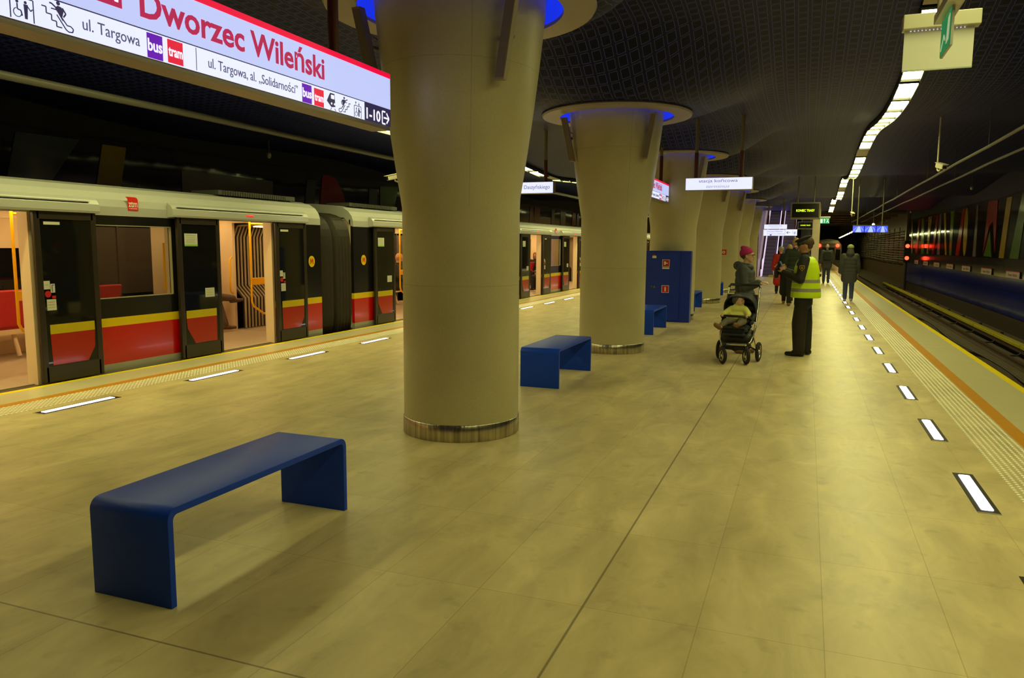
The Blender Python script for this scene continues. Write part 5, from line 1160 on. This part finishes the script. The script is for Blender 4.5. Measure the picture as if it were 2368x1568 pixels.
# ================================================================ PRAM AND CHILD
PX, PY, PR = 1.905, 11.02, RAD(-8)     # pram front faces the camera (-Y)
pr = empty('pram', (PX, PY, 0), 'dark blue and black pram with air-filled wheels, holding a child in yellow', 'pram', rz=PR)
M_PFAB = mat('pram_fabric_navy', (.018, .022, .035), .75, noise=.25, nscale=18); M_PBLK = mat('pram_black', (.012, .011, .010), .5); M_PALU = mat('pram_aluminium', (.75, .72, .6), .25, metal=.9, noise=0); M_TYRE = mat('tyre_black', (.012, .011, .010), .7)
def wheel(x, y, R, steer, nm='wheel'):
    T = Matrix.Translation((x, y, R)) @ Matrix.Rotation(steer, 4, 'Z') @ Matrix.Rotation(pi/2, 4, 'Y')
    mb = MB(); w_ = .024; pr_ = [(R-.04+w_*cos(t)*1.1+.012, w_*sin(t)) for t in [2*pi*i/10 for i in range(10)]]; mb.lathe(pr_, 28, T=T, close=True); ty = mb.build('tyre', M_TYRE, pr)
    mb = MB(); mb.lathe([(R-.052,-.016),(R-.043,-.018),(R-.043,.018),(R-.052,.016)], 28, T=T, close=True); mb.lathe([(0,-.022),(.022,-.02),(.022,.02),(0,.022)], 14, T=T)
    for k in range(6): a = 2*pi*k/6; mb.tube([(.018*cos(a),.018*sin(a),0),((R-.048)*cos(a),(R-.048)*sin(a),0)], .006, 6, T=T)
    mb.build('rim', M_PALU, ty)
wheel(-.115, -.33, .115, RAD(38)); wheel(.185, -.24, .115, RAD(32)); wheel(-.27, .12, .14, 0); wheel(.27, .14, .14, 0)
mb = MB()
for sx in (-1, 1):
    mb.tube([(sx*.215,.33,1.02),(sx*.225,.20,.75),(sx*.225,.06,.45),(sx*.205,-.10,.30),(sx*.16,-.20,.25)], .013, 10)
    mb.tube([(sx*.225,.16,.62),(sx*.23,-.05,.40),(sx*.25,.13,.15)], .012, 10)
mb.tube([(-.115,-.22,.265),(.185,-.18,.265)], .017, 10); mb.build('frame', M_PALU, pr)
mb = MB(); mb.tube([(-.27,.12,.14),(-.18,.0,.22),(.18,.0,.22),(.27,.14,.14)], .014, 8); mb.tube([(-.115,-.33,.115),(-.115,-.25,.25),(-.10,-.12,.28)], .016, 8); mb.tube([(.185,-.24,.115),(.18,-.19,.25),(.12,-.08,.28)], .016, 8)
for x, y in ((-.115,-.33),(.185,-.24)): mb.tube([(x,y,.115),(x-.03,y+.02,.2),(x,y+.05,.265)], .012, 8); mb.ell((x,y+.07,.26), (.03,.03,.035), 10)
mb.build('axles', M_PBLK, pr)
mb = MB(); mb.tube([(-.215,.33,1.02),(-.20,.37,1.06),(.20,.37,1.06),(.215,.33,1.02)], .018, 10); mb.build('push_handle', M_PBLK, pr)
cb = CB(); cb.cap((-.12,-.10,.215), (.12,-.10,.215), .045, .045); cb.cap((-.13,.10,.215), (.13,.10,.215), .05, .05); cb.cap((-.14,-.02,.33), (.14,-.02,.33), .09, .09); cb.cap((-.15,.05,.40), (.15,.05,.40), .07, .07); cb.cap((0,-.1,.2), (0,.1,.2), .05,.05); cb.done('basket', M_PBLK, pr, vox=.012, smooth=4)
cb = CB()
for z, y, w_ in ((.50,-.12,.155),(.50,.0,.16),(.55,.08,.17),(.65,.11,.175),(.75,.14,.175),(.84,.16,.165)): cb.cap((-w_,y,z), (w_,y,z), .035, .035)
cb.cap((-.19,-.06,.56), (-.20,.10,.66), .03, .03); cb.cap((.19,-.06,.56), (.20,.10,.66), .03, .03); cb.cap((-.15,-.17,.46), (.15,-.17,.46), .03, .03); cb.cap((-.14,-.20,.40), (.14,-.20,.40), .022, .022); cb.done('seat', M_PFAB, pr, vox=.010, smooth=4)
mb = MB(); n, mm = 12, 8    # folded hood: a half barrel shell
for L, (Ro) in enumerate((1.0, .93)):
    for j in range(mm+1):
        ph = RAD(12+88*j/mm)
        for i in range(n+1):
            t = pi*i/n; e = .6
            x = .225*Ro*(abs(cos(t))**e)*(1 if cos(t) >= 0 else -1); z = .66+.29*Ro*(abs(sin(t))**.75)*(1-.12*cos(ph)); y = .22-.20*cos(ph)*1.3*(sin(t)*.5+.5)*Ro
            mb.v.append((x, y, z))
W1 = (n+1); K = W1*(mm+1)
for j in range(mm):
    for i in range(n): q = j*W1+i; mb.f += [(q,q+1,q+W1+1,q+W1), (K+q,K+q+W1,K+q+W1+1,K+q+1)]; mb.m += [0,0]; mb.sm += [True,True]
for i in range(n): 
    mb.f.append((i,K+i,K+i+1,i+1)); mb.m.append(0); mb.sm.append(False); q = mm*W1+i; mb.f.append((q,q+1,K+q+1,K+q)); mb.m.append(0); mb.sm.append(False)
mb.build('hood', M_PFAB, pr)
mb = MB(); mb.add([(-.20,.235,.55),(.20,.235,.55),(.21,.245,.93),(-.21,.245,.93),(-.20,.225,.55),(.20,.225,.55),(.21,.235,.93),(-.21,.235,.93)], [(0,3,2,1),(4,5,6,7),(0,1,5,4),(1,2,6,5),(2,3,7,6),(3,0,4,7)]); mb.build('hood_back', M_PFAB, pr)
mb = MB(); mb.tube([(-.20,-.02,.60),(-.19,-.16,.645),(-.12,-.22,.655),(.12,-.22,.655),(.19,-.16,.645),(.20,-.02,.60)], .017, 10); mb.build('bumper_bar', M_PBLK, pr)
mb = MB(); mb.rbox(-.15, .15, -.275, -.185, .485, .52, .015); mb.build('footrest', M_PBLK, pr)
mb = MB(); mb.box(-.06, .06, -.122, -.118, .385, .397); mb.build('name_plate', M_PALU, pr)
# the child, leaning back asleep
ch = empty('child', (PX, PY, 0), 'small child in yellow jacket and grey knitted hat, asleep in the pram', 'child', rz=PR)
M_YJ = mat('jacket_pale_yellow', (.66, .64, .16), .8, noise=.2, nscale=14, bump=.3); M_CG = mat('trousers_grey_child', (.22, .20, .14), .85, noise=.2); M_GH = mat('knit_hat_grey', (.09, .085, .06), .9, noise=.2, nscale=50)
cb = CB(); hc = V((.0,.04,.845)); cb.ell(hc, (.072,.075,.083), 16); cb.cap(hc+V((.025,-.04,-.03)), hc+V((.015,-.03,-.05)), .035, .035); cb.cap(hc+V((.05,-.062,.005)), hc+V((.052,-.066,-.008)), .009, .010, 8); cb.cap(hc+V((0,.0,-.06)), (0,.02,.74), .035, .04)
cb.cap((-.05,-.0,.71), (.05,0,.71), .06, .06); cb.cap((-.045,-.04,.62), (.045,-.04,.62), .065, .065)
for sx in (-1, 1):
    cb.chain([(sx*.085,-.0,.735), (sx*.15,-.08,.68), (sx*.165,-.17,.665)], [.035,.028,.02]); 
    hand(cb, (sx*.165,-.17,.668), (0,-1,.05), (0,0,-1), .5, .8, sx)
cb.chain([(-.05,-.06,.585), (-.11,-.19,.57), (-.18,-.27,.50)], [.05,.042,.03]); cb.chain([(.05,-.06,.585), (.11,-.18,.585), (.07,-.24,.54)], [.05,.042,.03]); cb.done('body', M_SKINP, ch, vox=.006, smooth=2)
cb = CB(); cb.cap((-.06,-.0,.72), (.06,0,.72), .068, .068); cb.cap((-.055,-.04,.63), (.055,-.04,.63), .078, .078); cb.cap((-.03,.02,.77), (.03,.02,.77), .05, .05)
for sx in (-1, 1): cb.chain([(sx*.085,-.0,.735), (sx*.15,-.08,.685), (sx*.163,-.155,.668)], [.052,.045,.036])
cb.done('jacket', M_YJ, ch, vox=.008, smooth=4)
cb = CB(); cb.chain([(-.05,-.06,.585), (-.11,-.19,.575), (-.16,-.245,.525)], [.062,.052,.042]); cb.chain([(.05,-.06,.585), (.11,-.18,.59), (.07,-.235,.55)], [.062,.052,.042]); cb.cap((-.04,-.03,.57), (.04,-.03,.57), .06, .06); cb.done('trousers', M_CG, ch, vox=.008, smooth=4)
cb = CB(); cb.ell(hc+V((-.022,.012,.018)), (.085,.085,.082), 16); cb.cap(hc+V((-.06,.02,.03)), hc+V((-.085,.03,.045)), .045, .03); cb.done('knitted_hat', M_GH, ch, vox=.008, smooth=3)
for p, q in (((-.185,-.27,.50), (-.235,-.30,.535)), ((.06,-.25,.535), (.03,-.30,.55))): cb = CB(); cb.cap(p, q, .035, .028); cb.cap(V(p)+V((0,0,-.012)), V(q)+V((0,0,-.012)), .03, .026); cb.done('shoe', M_BOOT, ch, vox=.008, smooth=2)
for sx in (-.012, .042): mb = MB(); mb.ell(hc+V((sx+.015,-.069,.018)), (.009,.004,.003), 8); mb.build('closed_eye', M_EYE, ch)
